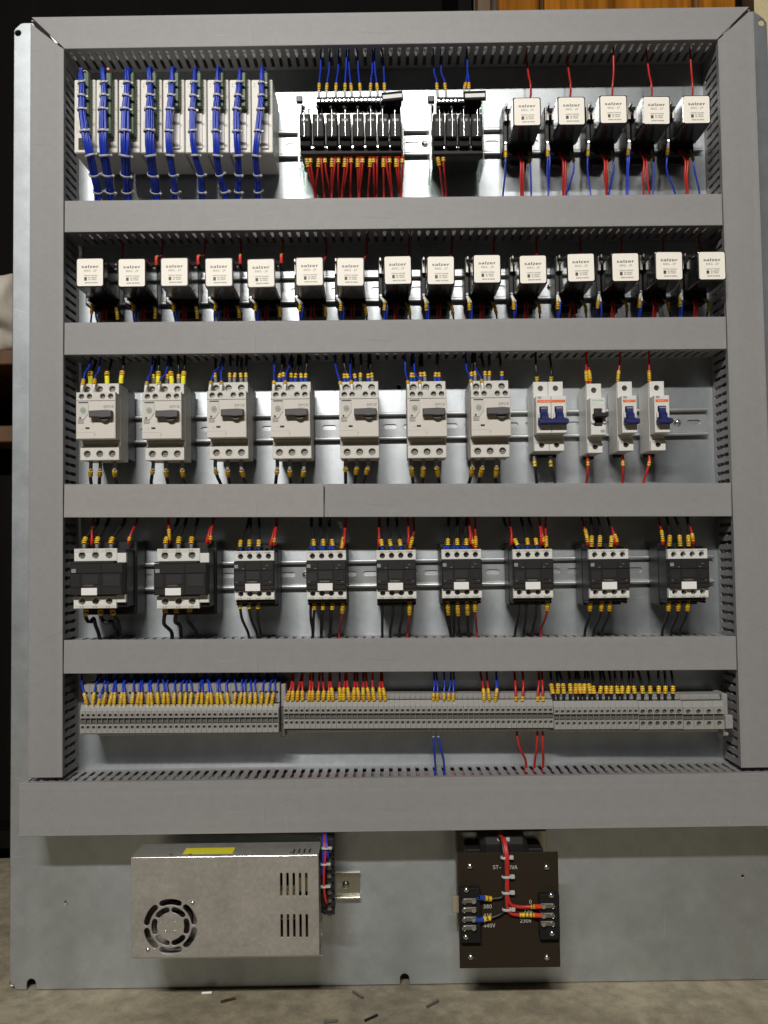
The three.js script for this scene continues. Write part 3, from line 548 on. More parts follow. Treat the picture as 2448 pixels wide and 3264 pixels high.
function socket(pos, label, group) {
  if (socketProto) return copyThing(socketProto, 'relay_socket', pos, label, group);
  const t = thing('relay_socket', label, 'relay socket', pos, group); socketProto = t;
  part(t, 'body', [cbox(-0.0165, 0.0155, -0.031, 0.031, 0.0085, 0.0255, 0.001), cbox(-0.0165, 0.0155, -0.016, 0.0165, 0.0255, 0.0355, 0.001)], M.black);
  for (const y of [-0.0235, 0.0235]) for (let i = 0; i < 4; i++) {
    const x = -0.0125 + i * 0.0080, k = part(t, 'clamp', [ext(holed(rect(x - 0.0038, x + 0.0038, y - 0.0065, y + 0.0065), [circ(x, y, 0.0027, 10)]), 0.0257, 0.030)], M.matt);
    part(k, 'screw', [cyl(x, y, 0.0258, 0.0275, 0.0022, 10)], M.dark);
  }
  for (const s of [-1]) {
    part(t, 'side_column', [cbox(s * 0.0195 - 0.0027, s * 0.0195 + 0.0027, -0.026, 0.026, 0.0085, 0.040, 0.0008)], M.charcoal);
    const c = part(t, 'retaining_clip', [cbox(s * 0.0195 - 0.0018, s * 0.0195 + 0.0018, 0.006, 0.0245, 0.0402, 0.047, 0.0005), cbox(s * 0.0195 - 0.0012, s * 0.0195 + 0.0012, 0.0185, 0.0225, 0.047, 0.058, 0.0004)], M.dull);
    part(c, 'screw', [cyl(s * 0.0195, 0.0225, 0.0471, 0.0490, 0.0012, 8)], M.screw);
    part(t, 'clamp_screw', [cyl(s * 0.0195, -0.0195, 0.0401, 0.0425, 0.0016, 8)], M.screw);
  }
  part(t, 'foot', [cbox(-0.010, 0.010, -0.038, -0.0312, 0.0085, 0.016, 0.0006)], M.black);
  return t;
}
{ // row 1: five relays
  const c = [[315, 623], [558, 616], [798, 613], [1033, 612], [1263, 610]];
  const left = [[195, 182], [430, 432], [653, 662], [875, 868], [1095, 1145]], extra = [0, [442, 446], 0, [885, 886], 0], red = [[280, 285], [515, 515], [747, 758], [968, 985], [1198, 1215]], right = [[333, 350], [575, 550], [797, 785], [1022, 1025], [1243, 1285]], top = [337, 558, 790, 1012, 1238];
  c.forEach(([x, y], i) => {
    const who = i === 0 ? 'next to the four relay board' : i === 4 ? 'beside the upright duct, top row' : `${ORD[i]} after the four relay board`;
    const p = vC(x, y, RZ), s = V(p.x, Y1, 0);
    socket([s.x, s.y, 0], `black socket of the relay ${who}`, 'relay sockets in the top row');
    relay([p.x, Math.min(p.y, Y1 + 0.004), 0].map((v, k) => (k === 1 ? p.y : v)), `white faced relay in black case ${who}`, 'white faced relays in the top row', M.blackGloss);
    wire(`red wire rising from the relay ${who}`, 'red wires above the top row relays', [V(p.x + 0.003, Y1 + 0.024, 0.032), vC(top[i] - 4, 545, 0.040), vC(top[i] - 1, 470, 0.044), vC(top[i] + 1, 400, 0.042)], 0.0013, M.red, { f: [0.006, M.redFerr], to: ['H0', 'bot'] });
    const wl = `blue wire with yellow marker under the relay ${who}`;
    wire(wl, 'blue wires under the top row relays', [V(s.x - 0.0195, Y1 - 0.022, 0.041), vC(left[i][0], 885, 0.044), vC(left[i][0] - 2, 950, 0.042), vC(left[i][1], 1080, 0.036)], 0.0012, M.blue, { f: [0.008, M.ferrWhite, 0.0017], m: 2, ml: 0.0046, mr: 0.0022, to: ['H1', 'top'] });
    if (extra[i]) wire(wl, 'blue wires under the top row relays', [V(s.x - 0.0185, Y1 - 0.022, 0.041), vC(extra[i][0], 890, 0.044), vC(extra[i][0], 950, 0.042), vC(extra[i][1], 1080, 0.036)], 0.0012, M.blue, { f: [0.009, M.ferrWhite, 0.0017], to: ['H1', 'top'] });
    for (const k of [0, 14]) wire(`red wire in the pair under the relay ${who}`, 'red wires under the top row relays', [V(s.x - 0.002 + k * 0.0003, Y1 - 0.027, 0.030), vC(red[i][0] + k, 900, 0.040), vC(red[i][0] + k, 980, 0.040), vC(red[i][1] + k * 0.8, 1080, 0.036)], 0.0014, M.red, { to: ['H1', 'top'] });
    wire(`blue far clamp wire of the relay ${who}`, 'blue wires under the top row relays', [V(s.x + 0.0115, Y1 - 0.027, 0.0302), vC(right[i][0] - 2, 890, 0.038), vC(right[i][0] + 5, 950, 0.038), vC(right[i][1], 1080, 0.034)], 0.0012, M.blue, { f: [0.012, M.ferrGrey, 0.0017], m: 1, ml: 0.005, mr: 0.0022, to: ['H1', 'top'] });
  });
}
{ // row 2: fifteen relays
  const c = [[209, 283], [403, 285], [612, 282], [823, 284], [1029, 283], [1259, 280], [1462, 278]].map(([x, y]) => vD(x, y, RZ));
  c.push(at(1265, 860, RZ));
  for (const [x, y] of [[219, 250], [419, 248], [624, 245], [836, 241], [1027, 235], [1219, 234], [1408, 232]]) c.push(vE(x, y, RZ));
  const lx = [215, 415, 607, 810, 1003, 1217, 1412, 1622].map((x) => vD(x, 455, 0.042).x).concat([148, 338, 535, 730, 910, 1092, 1270].map((x) => vE(x, 400, 0.042).x));
  c.forEach((p, i) => {
    const smoked = i >= 2 && i <= 6;
    const s = V(p.x, Y2, 0);
    socket([s.x, s.y, 0], `black relay socket, ${ORD[i]} in the full row counted from the controller side`, 'relay sockets in the full row');
    relay([p.x, p.y, 0], `white faced relay in ${smoked ? 'grey' : 'black'} case, ${ORD[i]} in the full row from the controller side`, smoked ? 'grey cased relays in the full row' : 'black cased relays in the full row', smoked ? M.greyCase : M.blackGloss);
    const X = lx[i], lab = 'blue wire with yellow marker under the full relay row';
    wire(lab, 'blue wires under the full relay row', [V(s.x - 0.0195, Y2 - 0.022, 0.041), V(X, Y2 - 0.028, 0.043), V(X - 0.0004, Y2 - 0.038, 0.042), V(X - (i ? 0 : 0.004), Y2 - 0.052, 0.036)], 0.0012, M.blue, { f: [0.008, M.ferrWhite, 0.0018], m: 2, ml: 0.005, mr: 0.0022, to: ['H2', 'top'] });
    wire(lab, 'blue wires under the full relay row', [V(s.x - 0.0185, Y2 - 0.022, 0.038), V(X + 0.0032, Y2 - 0.030, 0.040), V(X + 0.0034, Y2 - 0.040, 0.040), V(X + 0.0030, Y2 - 0.052, 0.034)], 0.0012, M.blue, { f: [0.009, M.ferrWhite, 0.0017], to: ['H2', 'top'] });
    wire('dull yellow marked wire on the far clamp of a relay in the full row', 'far clamp wires of the full relay row', [V(s.x + 0.0115, Y2 - 0.026, 0.0302), V(s.x + 0.0150, Y2 - 0.034, 0.036), V(s.x + 0.016, Y2 - 0.052, 0.034)], 0.0012, M.wireBlack, { f: [0.005, M.ferrGrey, 0.0016], m: 3, ml: 0.005, mr: 0.0021, to: ['H2', 'top'] });
    for (const k of [-0.0025, 0.0012]) wire('red wire in a pair under the full relay row', 'red wires under the full relay row', [V(s.x + k, Y2 - 0.027, 0.030), V(s.x + k, Y2 - 0.035, 0.036), V(s.x + k * 1.2, Y2 - 0.052, 0.034)], 0.0013, M.red, { to: ['H2', 'top'] });
    const hot = i >= 1 && i <= 4;
    wire(hot ? 'red wire with red boot and yellow marker above the full relay row' : 'dark red wire rising above the full relay row', hot ? 'red booted wires above the full relay row' : 'red wires above the full relay row', hot ? [V(s.x + 0.0190, Y2 + 0.022, 0.044), V(s.x + 0.0190, Y2 + 0.030, 0.046), V(s.x + 0.0187, Y2 + 0.040, 0.032)] : [V(s.x + 0.0115, Y2 + 0.026, 0.0302), V(s.x + 0.0150, Y2 + 0.034, 0.024), V(s.x + 0.0160, Y2 + 0.042, 0.018)], 0.0012, M.red, hot ? { f: [0.010, M.redFerr, 0.0021], m: 1, ml: 0.005, mr: 0.0019, to: ['H1', 'bot'], zEnd: 0.018 } : { f: [0.004, M.ferrGrey], to: ['H1', 'bot'], zEnd: 0.014 });
  });
}
// ---------------------------------------------------------------- row 3: motor protection breakers
const recess = (t, name, x0, x1, y0, y1, z0, z1, holes, mat, screwR, r = 0.0005, scMat = M.dull) => {
  const k = part(t, name, [ext(holed(rect(x0, x1, y0, y1), holes.map(([x, y, q]) => circ(x, y, q, 16))), z0, z1, r)], mat);
  for (const [x, y, q] of holes) { const s = part(k, 'screw', [cyl(x, y, z0 - 0.001, z0 + (z1 - z0) * 0.4, q * screwR, 12)], scMat); part(s, 'slot', [box(x - q * 0.55, x + q * 0.55, y - 0.0003, y + 0.0003, z0 + (z1 - z0) * 0.4, z0 + (z1 - z0) * 0.4 + 0.0002)], M.hole); }
  return k;
};
{
  const HW = 0.0229;
  const textM = std(lin(0.70, 0.675, 0.63), 0.52, 0, { map: canvasTex(368, 356, (c, w, h) => {
    c.fillStyle = '#f1efec'; c.fillRect(0, 0, w, h); c.fillStyle = '#a9a39b'; c.font = 'bold 36px sans-serif'; c.fillText('MPCB', 258, 62); c.font = '17px sans-serif'; c.fillText('MOG-S1', 266, 84);
    c.fillStyle = '#8d8780'; c.font = '14px sans-serif'; c.fillText('OFF', 150, 118); c.fillText('ON', 322, 118); c.fillText('O', 156, 218); c.fillText('I', 332, 218); c.font = '12px sans-serif'; c.fillText('TEST', 44, 268);
    c.strokeStyle = '#bdb7ae'; c.lineWidth = 3; c.strokeRect(-4, 298, 176, 70); c.fillStyle = '#7d776f'; c.fillRect(176, 316, 8, 7);
  }) });
  const pos = [[242.4, 1250.8], [452.3, 1250.8], [659, 1246.5], [862, 1245.4], [1080.2, 1244.3], [1297.5, 1243.4], [1500.8, 1241.3]];
  let proto;
  const MP = [];
  pos.forEach(([px, py], i) => {
    const p = at(px, py, 0.092), P = [p.x + HW, p.y - 0.0265, 0], k = 6 - i;
    const label = `beige motor protection breaker with grey rotary handle, ${k ? `${ORD[k]} from` : 'next to'} the two pole breaker`;
    MP.push(P);
    if (proto) { copyThing(proto, 'motor_breaker', P, label); return; }
    const t = proto = thing('motor_breaker', label, 'breaker', P, 'beige motor protection breakers');
    part(t, 'rear_body', [cbox(-HW + 0.0005, HW - 0.0005, -0.047, 0.040, 0.0085, 0.040, 0.001)], M.black);
    part(t, 'middle_body', [cbox(-HW, HW, -0.0512, 0.0388, 0.0401, 0.0715, 0.0006)], M.beige);
    part(t, 'front_body', [cbox(-HW + 0.0002, HW - 0.0002, -0.028, 0.0262, 0.0716, 0.0855, 0.0006)], M.beige);
    part(t, 'lower_throat', [cbox(-HW + 0.0006, HW - 0.0006, -0.0350, -0.0282, 0.0716, 0.0725, 0.0004)], M.beige);
    recess(t, 'upper_terminal_cover', -HW, HW, 0.0267, 0.0392, 0.0717, 0.0780, [-0.0150, 0, 0.0150].map((x) => [x, 0.0324, 0.0038]), M.beige, 0.8);
    recess(t, 'lower_terminal_cover', -HW, HW, -0.0517, -0.0353, 0.0717, 0.0780, [-0.0147, 0, 0.0147].map((x) => [x, -0.0443, 0.0040]), M.beige, 0.8);
    recess(t, 'auxiliary_terminal_cover', -HW, HW, 0.0164, 0.0265, 0.0857, 0.0920, [-0.0167, -0.0075, 0.0079, 0.0172].map((x) => [x, 0.0215, 0.0031]), M.beige, 0.8);
    const f = part(t, 'front_cover', [ext(holed(rect(-HW, HW, -0.0282, 0.0161), [(() => { const q = new THREE.Path(); q.moveTo(-0.0120, -0.0167); q.lineTo(-0.0120, -0.0146); q.lineTo(-0.0074, -0.0146); q.lineTo(-0.0074, -0.0167); q.closePath(); return q; })()]), 0.0857, 0.0918, 0.0004)], M.beige);
    part(f, 'front_print', [new THREE.ShapeGeometry(holed(rect(-0.0222, 0.0222, -0.0276, 0.0152), [(() => { const q = new THREE.Path(); q.moveTo(-0.0122, -0.0169); q.lineTo(-0.0122, -0.0144); q.lineTo(-0.0072, -0.0144); q.lineTo(-0.0072, -0.0169); q.closePath(); return q; })()]))].map((g) => { const q = g.attributes.position, uv = g.attributes.uv; for (let j = 0; j < q.count; j++) uv.setXY(j, (q.getX(j) + 0.0222) / 0.0444, (q.getY(j) + 0.0276) / 0.0428); return g; }), textM, { keep: true, pos: [0, 0, 0.09205] });
    // clear dial window with its adjuster
    const dial = part(t, 'dial_window', [ext(shape([[-0.0207, 0.0135], [-0.0083, 0.0135], [-0.0083, 0.0020], [-0.0135, -0.0055], [-0.0207, -0.0055]]), 0.0922, 0.0929, 0.0002)], std(lin(0.60, 0.57, 0.52), 0.3));
    part(dial, 'dial_shade', [cbox(-0.0200, -0.0086, 0.0140, 0.0152, 0.0922, 0.0927, 0.0002)], M.knob);
    part(dial, 'adjuster', [cyl(-0.0143, 0.0055, 0.0930, 0.0944, 0.0034, 16)], M.clear);
    part(dial, 'adjuster_slot', [box(-0.0160, -0.0126, 0.0052, 0.0058, 0.0945, 0.0947)], M.footGrey);
    part(dial, 'seal_eye', [cyl(-0.0178, -0.0035, 0.0930, 0.0934, 0.0011, 8)], M.hole);
    part(dial, 'scale', [cbox(-0.0207, -0.0139, -0.0101, -0.0062, 0.0922, 0.0925, 0.0001)], M.greyInk);
    const kb = part(t, 'handle', [ext(shape([[-0.0053, -0.0040], [0.0045, -0.0040], [0.0105, -0.0048], [0.0207, -0.0040], [0.0207, 0.0036], [0.0110, 0.0041], [-0.0053, 0.0036]]), 0.0923, 0.1010, 0.0008)], M.knob);
    part(kb, 'handle_hub', [cyl(0.0117, -0.0020, 0.0923, 0.0975, 0.0062, 18)], M.knob);
  });
  const bl = (x0, y0, x1, y1, v) => [x0, y0, x1, y1, v];
  const blues = [[[148, 262, 178, 112], [218, 258, 238, 140]], [[522, 262, 557, 140], [600, 262, 620, 150]], [[900, 260, 930, 108], [967, 260, 975, 112]], [[1275, 258, 1285, 140], [1342, 258, 1350, 108]], [[210, 335, 165, 130], [290, 330, 263, 150]], [[715, 330, 697, 190], [806, 330, 775, 185]], [[1194, 322, 1163, 170], [1277, 322, 1240, 160]]];
  const blacks = [[[200, 222, 200, 'Y'], [298, 222, 295, 'Y'], [380, 218, 388, 'Y']], [[570, 222, 577, 'G'], [597, 222, 600, 'Y'], [648, 222, 660, 'G'], [677, 222, 680, 'Y'], [717, 222, 728, 'G'], [745, 222, 748, 'Y']], [[935, 214, 935, 'G'], [1018, 214, 1018, 'G'], [1045, 214, 1047, 'G'], [1085, 214, 1088, 'G'], [1114, 214, 1110, 'G']], [[1308, 212, 1325, 'B'], [1333, 206, 1338, 'B'], [1378, 210, 1382, 'B'], [1403, 212, 1403, 'B'], [1438, 212, 1437, 'B'], [1463, 212, 1463, 'B']], [[233, 275, 225, 'B'], [260, 275, 243, 'B'], [313, 275, 310, 'B'], [352, 275, 355, 'G'], [412, 275, 410, 'B'], [442, 275, 438, 'G']], [[738, 268, 740, 'B'], [765, 268, 750, 'B'], [808, 264, 805, 'B'], [840, 268, 825, 'G'], [918, 265, 915, 'B'], [948, 265, 940, 'B']], [[1190, 262, 1180, 'B'], [1220, 262, 1222, 'G'], [1295, 262, 1298, 'G'], [1325, 262, 1325, 'G'], [1422, 258, 1425, 'B']]];
  const lows = [[[202, 197], [258, 250], [342, 342]], [[568, 548], [643, 645], [738, 742]], [[933, 950], [1005, 1003], [1085, 1097]], [[1298, 1295], [1370, 1358], [1455, 1452]], [[240, 240], [328, 312], [412, 375]], [[735, 743], [828, 817], [925, 933]], [[1203, 1195], [1278, 1262], [1382, 1380]]];
  const F = { Y: [M.yellowBright, 0.0030, 0.0095], G: [M.ferrGrey, 0.0021, 0.006], B: [M.ferrBlue, 0.0021, 0.005] };
  MP.forEach((P, i) => {
    const v = i < 4 ? vF : vG, k = 6 - i, who = k ? `${ORD[k]} motor breaker from the two pole breaker` : 'motor breaker next to the two pole breaker', u = i < 4 ? 1 : 900 / 700;
    for (const [x0, y0, x1, y1] of blues[i]) wire(`blue wire with yellow marker entering the ${who}`, 'blue wires above the motor breakers', [v(x0, y0 + 14 * u, 0.0855), v(x0, y0, 0.088), v(x0 + (x1 - x0) * 0.25, y0 - 40 * u, 0.084), v(x0 + (x1 - x0) * 0.7, (y0 * 0.35 + y1 * 0.65), 0.068), v(x1, y1, 0.058)], 0.0012, M.blue, { f: [0.0095, M.ferrWhite, 0.0017], m: i === 0 ? 2 : 1, ml: 0.0045, mr: 0.0023, to: ['H2', 'bot'] });
    for (const [x0, y0, x1, c] of blacks[i]) { const [fm, fr, fl] = F[c]; wire(`black wire with yellow marker above the ${who}`, 'black wires above the motor breakers', [v(x0, y0 + 6 * u, 0.046), v(x0, y0 - 14 * u, 0.047), v((x0 + x1) / 2, y0 - 50 * u, 0.046), v(x1, y0 - 90 * u, 0.042)], 0.0017, M.wireBlack, { f: [fl, fm, fr], m: 1, ml: 0.0055, mr: fr + 0.0002, to: ['H2', 'bot'] }); }
    lows[i].forEach(([x0, x1], j) => { const y0 = i < 4 ? 700 : 880, y1 = i < 4 ? 815 : 1050; wire(`black wire with yellow marker under the ${who}`, 'black wires under the motor breakers', [v(x0, y0 - 20 * u, 0.060), v(x0, y0 + 20 * u, 0.064), v(x0 + (x1 - x0) * 0.3, y0 + 60 * u, 0.058), v(x1, y1, 0.044)], 0.0021, M.wireBlack, { f: [0.013, M.ferrGrey, 0.0022], m: i >= 5 ? 3 : i === 0 || j ? 2 : 1, ml: 0.0045, mr: 0.0029, to: ['H3', 'top'] }); });
  });
}
// ---------------------------------------------------------------- row 3: small breakers
function breaker(px, py, poles, kind, label) {
  const W = 0.0181, p = at(px, py, 0.055), t = thing('small_breaker', label, 'breaker', [p.x + W * poles / 2, p.y - 0.0416, 0], 'white rail breakers');
  const HW = W * poles / 2;
  part(t, 'body', [cbox(-HW, HW, -0.0424, 0.0412, 0.0085, 0.0500, 0.0008)], M.breakerWhite);
  part(t, 'rear_latch', [cbox(-HW + 0.002, HW - 0.002, -0.0462, -0.0426, 0.0085, 0.016, 0.0006)], M.charcoal);
  for (let i = 0; i < poles; i++) {
    const x0 = -HW + i * W + 0.0002, x1 = x0 + W - 0.0004, c = (x0 + x1) / 2;
    recess(t, 'upper_terminal_cover', x0, x1, 0.0214, 0.0416, 0.0502, 0.0540, [[c, 0.0335, 0.0033]], M.breakerWhite, 0.85, 0.0004, M.screw);
    recess(t, 'lower_terminal_cover', x0, x1, -0.0424, -0.0300, 0.0502, 0.0540, [[c, -0.0352, 0.0033]], M.breakerWhite, 0.85, 0.0004, M.screw);
    const f = part(t, 'front_cover', [ext(holed(rect(x0, x1, -0.0230, 0.0213), [rrect(c - 0.0050, c + 0.0050, -0.0125, 0.0085, 0.001, 2, THREE.Path)]), 0.0502, 0.0720, 0.0005)], M.breakerWhite);
    part(f, 'front_pocket', [box(c - 0.0049, c + 0.0049, -0.0124, 0.0084, 0.0504, 0.0640)], M.breakerWhite);
  }
  if (kind === 'blue') {
    const tx = printMat(256, 32, (c, w, h) => { c.fillStyle = '#e8692a'; c.fillRect(0, 0, w, h); c.fillStyle = '#f4b79a'; c.font = 'bold 20px sans-serif'; c.fillText('merlin gerin', poles > 1 ? 20 : 50, 23); });
    part(t, 'orange_strip', [sticker(2 * HW - 0.0028, 0.0031, 0.0002).translate(0, 0.0150, 0.0723)], tx, { keep: true });
    part(t, 'grey_print', [sticker(0.0045, 0.0028, 0.0002).translate(-HW + 0.0042, 0.0194, 0.0722)], M.greyInk);
    for (let i = 0; i < poles; i++) {
      const c = -HW + (i + 0.5) * W;
      const k = part(t, 'toggle', [prof([[0.0645, 0.0078], [0.0725, 0.0080], [0.0750, 0.0020], [0.0800, -0.0040], [0.0800, -0.0070], [0.0645, -0.0070]], c - 0.0038, c + 0.0038)], M.toggleBlue);
      part(k, 'toggle_tip', [cbox(c - 0.0036, c + 0.0036, 0.0058, 0.0070, 0.0726, 0.0740, 0.0002)], M.greyInk);
      part(t, 'pivot_cheek', [cbox(c - 0.0075, c - 0.0052, -0.006, 0.001, 0.0721, 0.0765, 0.0008)], M.breakerWhite);
      part(t, 'pivot_cheek', [cbox(c + 0.0052, c + 0.0075, -0.006, 0.001, 0.0721, 0.0765, 0.0008)], M.breakerWhite);
    }
    part(t, 'toggle_bar', [cbox(-HW + 0.0012, HW + 0.0004, -0.0135, -0.0072, 0.0722, 0.0830, 0.0012)], M.toggleBlue);
  } else {
    const tx = printMat(256, 128, (c, w, h) => { c.fillStyle = '#d8d7d2'; c.fillRect(0, 0, w, h); c.fillStyle = '#6fae7d'; c.font = 'bold 50px sans-serif'; c.fillText('Schneider', 10, 48); c.fillStyle = '#8f9a92'; c.font = '30px sans-serif'; c.fillText('iC60  C4A', 14, 100); });
    part(t, 'maker_print', [sticker(0.0160, 0.0080, 0.0002).translate(0, 0.0160, 0.0722)], tx, { keep: true });
    const k = part(t, 'toggle', [cbox(-0.0048, 0.0048, -0.0120, -0.002, 0.0645, 0.0730, 0.0008)], M.black);
    part(k, 'toggle_bar', [cbox(-0.0075, 0.0098, -0.0030, 0.0022, 0.0735, 0.0830, 0.001)], M.black);
    for (const s of [-1, 1]) part(t, 'pivot_cheek', [cyl(s * 0.0068, -0.0075, 0.0721, 0.0745, 0.0020, 14)], M.breakerWhite);
    part(t, 'rating_print', [sticker(0.0050, 0.0035, 0.0002).translate(0.0050, -0.0185, 0.0722)], M.greyInk);
  }
}
{
  const h = (x, y) => [1600 + x * 848 / 1659, 1100 + y * 848 / 1659];
  breaker(...h(194, 229), 2, 'blue', 'white two pole breaker with linked blue toggles and orange stripe');
  breaker(...h(527, 240), 1, 'black', 'white single pole breaker with black toggle and green lettering');
  breaker(...h(719, 227), 1, 'blue', 'white single pole blue toggle breaker beside the black toggle breaker');
  breaker(...h(919, 225), 1, 'blue', 'white single pole blue toggle breaker at the free end of the rail');
  for (const [x, e] of [[218, 213], [306, 312]]) wire('black wire with small yellow marker above the two pole breaker', 'black wires above the two pole breaker', [vH(x, 232, 0.034), vH(x, 214, 0.036), vH((x + e) / 2, 170, 0.038), vH(e, 110, 0.036)], 0.0016, M.wireBlack, { f: [0.003, M.yellow, 0.0019], m: 1, ml: 0.0045, mr: 0.0024, to: ['H2', 'bot'] });
  for (const [x, e, w] of [[528, 522, 'single pole breaker with the black toggle'], [551, 548, 'single pole breaker with the black toggle'], [722, 727, 'blue toggle breaker beside the black toggle one'], [920, 922, 'blue toggle breaker at the free end of the rail']]) wire(`dark red marked wire above the ${w}`, 'red wires above the small breakers', [vH(x, 243, 0.034), vH(x, 225, 0.036), vH((x + e) / 2, 170, 0.036), vH(e, 110, 0.034)], 0.0014, M.red, { f: [0.004, M.redFerr, 0.0018], m: 4, ml: 0.0032, mr: 0.0023, to: ['H2', 'bot'] });
  for (const [x, e] of [[203, 220], [303, 327]]) wire('black wire with dull marker under the two pole breaker', 'black wires under the two pole breaker', [vH(x, 695, 0.036), vH(x, 730, 0.038), vH(x + (e - x) * 0.4, 790, 0.038), vH(e, 856, 0.034)], 0.0019, M.wireBlack, { f: [0.006, M.ferrGrey, 0.0022], m: 1, ml: 0.007, mr: 0.0024, to: ['H3', 'top'] });
  for (const [x, e, w] of [[536, 523, 'single pole breaker with the black toggle'], [754, 757, 'blue toggle breaker beside the black toggle one'], [920, 897, 'blue toggle breaker at the free end of the rail']]) wire(`red wire under the ${w}`, 'red wires under the small breakers', [vH(x, 690, 0.036), vH(x, 725, 0.038), vH(x + (e - x) * 0.4, 785, 0.038), vH(e, 852, 0.034)], 0.0016, M.red, { f: [0.008, M.redFerr, 0.0019], m: 1, ml: 0.005, mr: 0.0022, to: ['H3', 'top'] });
}
// ---------------------------------------------------------------- row 4: contactors
const conPrint = (txt, w, h, up) => std(lin(0.66, 0.64, 0.60), 0.5, 0, { map: canvasTex(w, h, (c) => { c.fillStyle = '#f4f2ee'; c.fillRect(0, 0, w, h); c.fillStyle = '#6a655e'; c.textAlign = 'center'; c.font = 'bold 22px sans-serif'; txt.forEach(([s, x]) => c.fillText(s, x * w, up ? 24 : h - 8)); }) });
{
  // large
  const Z = 0.095, zs = 0.086; let protoL, protoS;
  const bigPos = [[236, 1749.5], [500.3, 1749.8]];
  bigPos.forEach(([px, py], i) => {
    const p = at(px, py, zs), P = [p.x + 0.0289, p.y - 0.0355, 0], label = i ? 'large black contactor with white terminal strips beside the small contactors' : 'large black contactor with white terminal strips beside the upright duct';
    if (protoL) { copyThing(protoL, 'large_contactor', P, label); return; }
    const t = protoL = thing('large_contactor', label, 'contactor', P, 'large contactors');
    part(t, 'rear_body', [cbox(-0.0290, 0.0330, -0.044, 0.044, 0.0085, 0.045, 0.001)], M.black);
    part(t, 'front_body', [cbox(-0.0285, 0.0305, -0.0330, 0.0345, 0.0452, 0.0800, 0.001)], M.black);
    part(t, 'arc_cover', [cbox(-0.0304, 0.0304, -0.0180, 0.0185, 0.0802, Z, 0.0008)], M.charcoal);
    recess(t, 'upper_terminal_strip', -0.0289, 0.0208, 0.0208, 0.0355, 0.0802, zs, [-0.0198, -0.0041, 0.0117].map((x) => [x, 0.0276, 0.0040]), M.breakerWhite, 0.85);
    recess(t, 'lower_terminal_strip', -0.0294, 0.0202, -0.0340, -0.0194, 0.0802, zs, [-0.0198, -0.0041, 0.0117].map((x) => [x, -0.0256, 0.0040]), M.breakerWhite, 0.85);
    recess(t, 'auxiliary_strip', 0.0210, 0.0316, 0.0188, 0.0300, 0.0802, zs, [[0.0250, 0.0231, 0.0031]], M.breakerWhite, 0.85);
    recess(t, 'auxiliary_strip', 0.0204, 0.0312, -0.0274, -0.0182, 0.0802, zs, [[0.0245, -0.0214, 0.0031]], M.breakerWhite, 0.85);
    part(t, 'upper_print', [sticker(0.046, 0.0040, 0.0002).translate(-0.0045, 0.0332, zs + 0.0002)], conPrint([['1 L1', 0.17], ['3 L2', 0.50], ['5 L3', 0.83]], 368, 32, true), { keep: true });
    part(t, 'lower_print', [sticker(0.046, 0.0034, 0.0002).translate(-0.0045, -0.0318, zs + 0.0002)], conPrint([['2 T1', 0.17], ['4 T2', 0.50], ['6 T3', 0.83]], 368, 28, true), { keep: true });
    part(t, 'white_tag', [cbox(-0.0172, 0.0010, -0.0182, -0.0098, Z + 0.0002, Z + 0.0012, 0.0003)], M.label);
    part(t, 'inspection_window', [cbox(-0.016, 0.003, -0.0055, 0.006, Z + 0.0001, Z + 0.0009, 0.0004)], M.window);
    part(t, 'side_window', [cbox(0.008, 0.0275, -0.0085, 0.006, Z + 0.0001, Z + 0.0007, 0.0003)], M.window);
    part(t, 'emblem', [cbox(-0.0287, -0.0236, 0.0078, 0.0122, Z + 0.0001, Z + 0.0004, 0.0001)], M.ferrGrey);
    for (const [a, b, d, e] of [[-0.0295, 0.0295, 0.0072, 0.0078], [-0.0295, -0.0180, -0.0093, -0.0088], [0.0048, 0.0056, -0.0175, 0.0180], [-0.0190, -0.0184, -0.0090, 0.0070], [0.0285, 0.0292, -0.0160, 0.0070]]) part(t, 'moulded_ridge', [cbox(a, b, d, e, Z + 0.0001, Z + 0.0010, 0.0002)], M.charcoal);
    part(t, 'upper_lip', [cbox(-0.0300, 0.0190, 0.0187, 0.0204, 0.0802, Z - 0.001, 0.0004)], M.relayGrey);
    part(t, 'model_print', [sticker(0.0140, 0.0026, 0.0001).translate(-0.0080, -0.0070, Z + 0.0010)], printMat(128, 24, (c, w, h) => { c.fillStyle = '#26211f'; c.fillRect(0, 0, w, h); c.fillStyle = '#7b7571'; c.font = 'bold 21px sans-serif'; c.fillText('TC1D2510', 6, 19); }), { keep: true });
  });
  // small
  const zz = 0.0885, zq = 0.0835;
  const px = [[180 + 1147 * 0.49427, 1600 + 318 * 0.49427], [900 + 158 * 0.48222, 1600 + 323 * 0.48222], [900 + 620 * 0.48222, 1600 + 320 * 0.48222], [900 + 1052 * 0.48222, 1600 + 315 * 0.48222], [1550 + 155 * 0.54129, 1600 + 280 * 0.54129], [1550 + 603 * 0.54129, 1600 + 280 * 0.54129], [1550 + 1068 * 0.54129, 1600 + 278 * 0.54129]];
  px.forEach(([x, y], i) => {
    const p = at(x, y, zq), P = [p.x + 0.0231, p.y - 0.0298, 0], label = `small black contactor with white terminal strips, ${ORD[i]} after the large contactors`;
    if (protoS) { copyThing(protoS, 'small_contactor', P, label); return; }
    const t = protoS = thing('small_contactor', label, 'contactor', P, 'small contactors'), hw = 0.0231;
    part(t, 'rear_body', [cbox(-hw, hw, -0.037, 0.0375, 0.0085, 0.046, 0.001)], M.black);
    part(t, 'front_body', [cbox(-hw + 0.0004, hw - 0.0004, -0.0310, 0.0294, 0.0462, 0.0760, 0.001)], M.black);
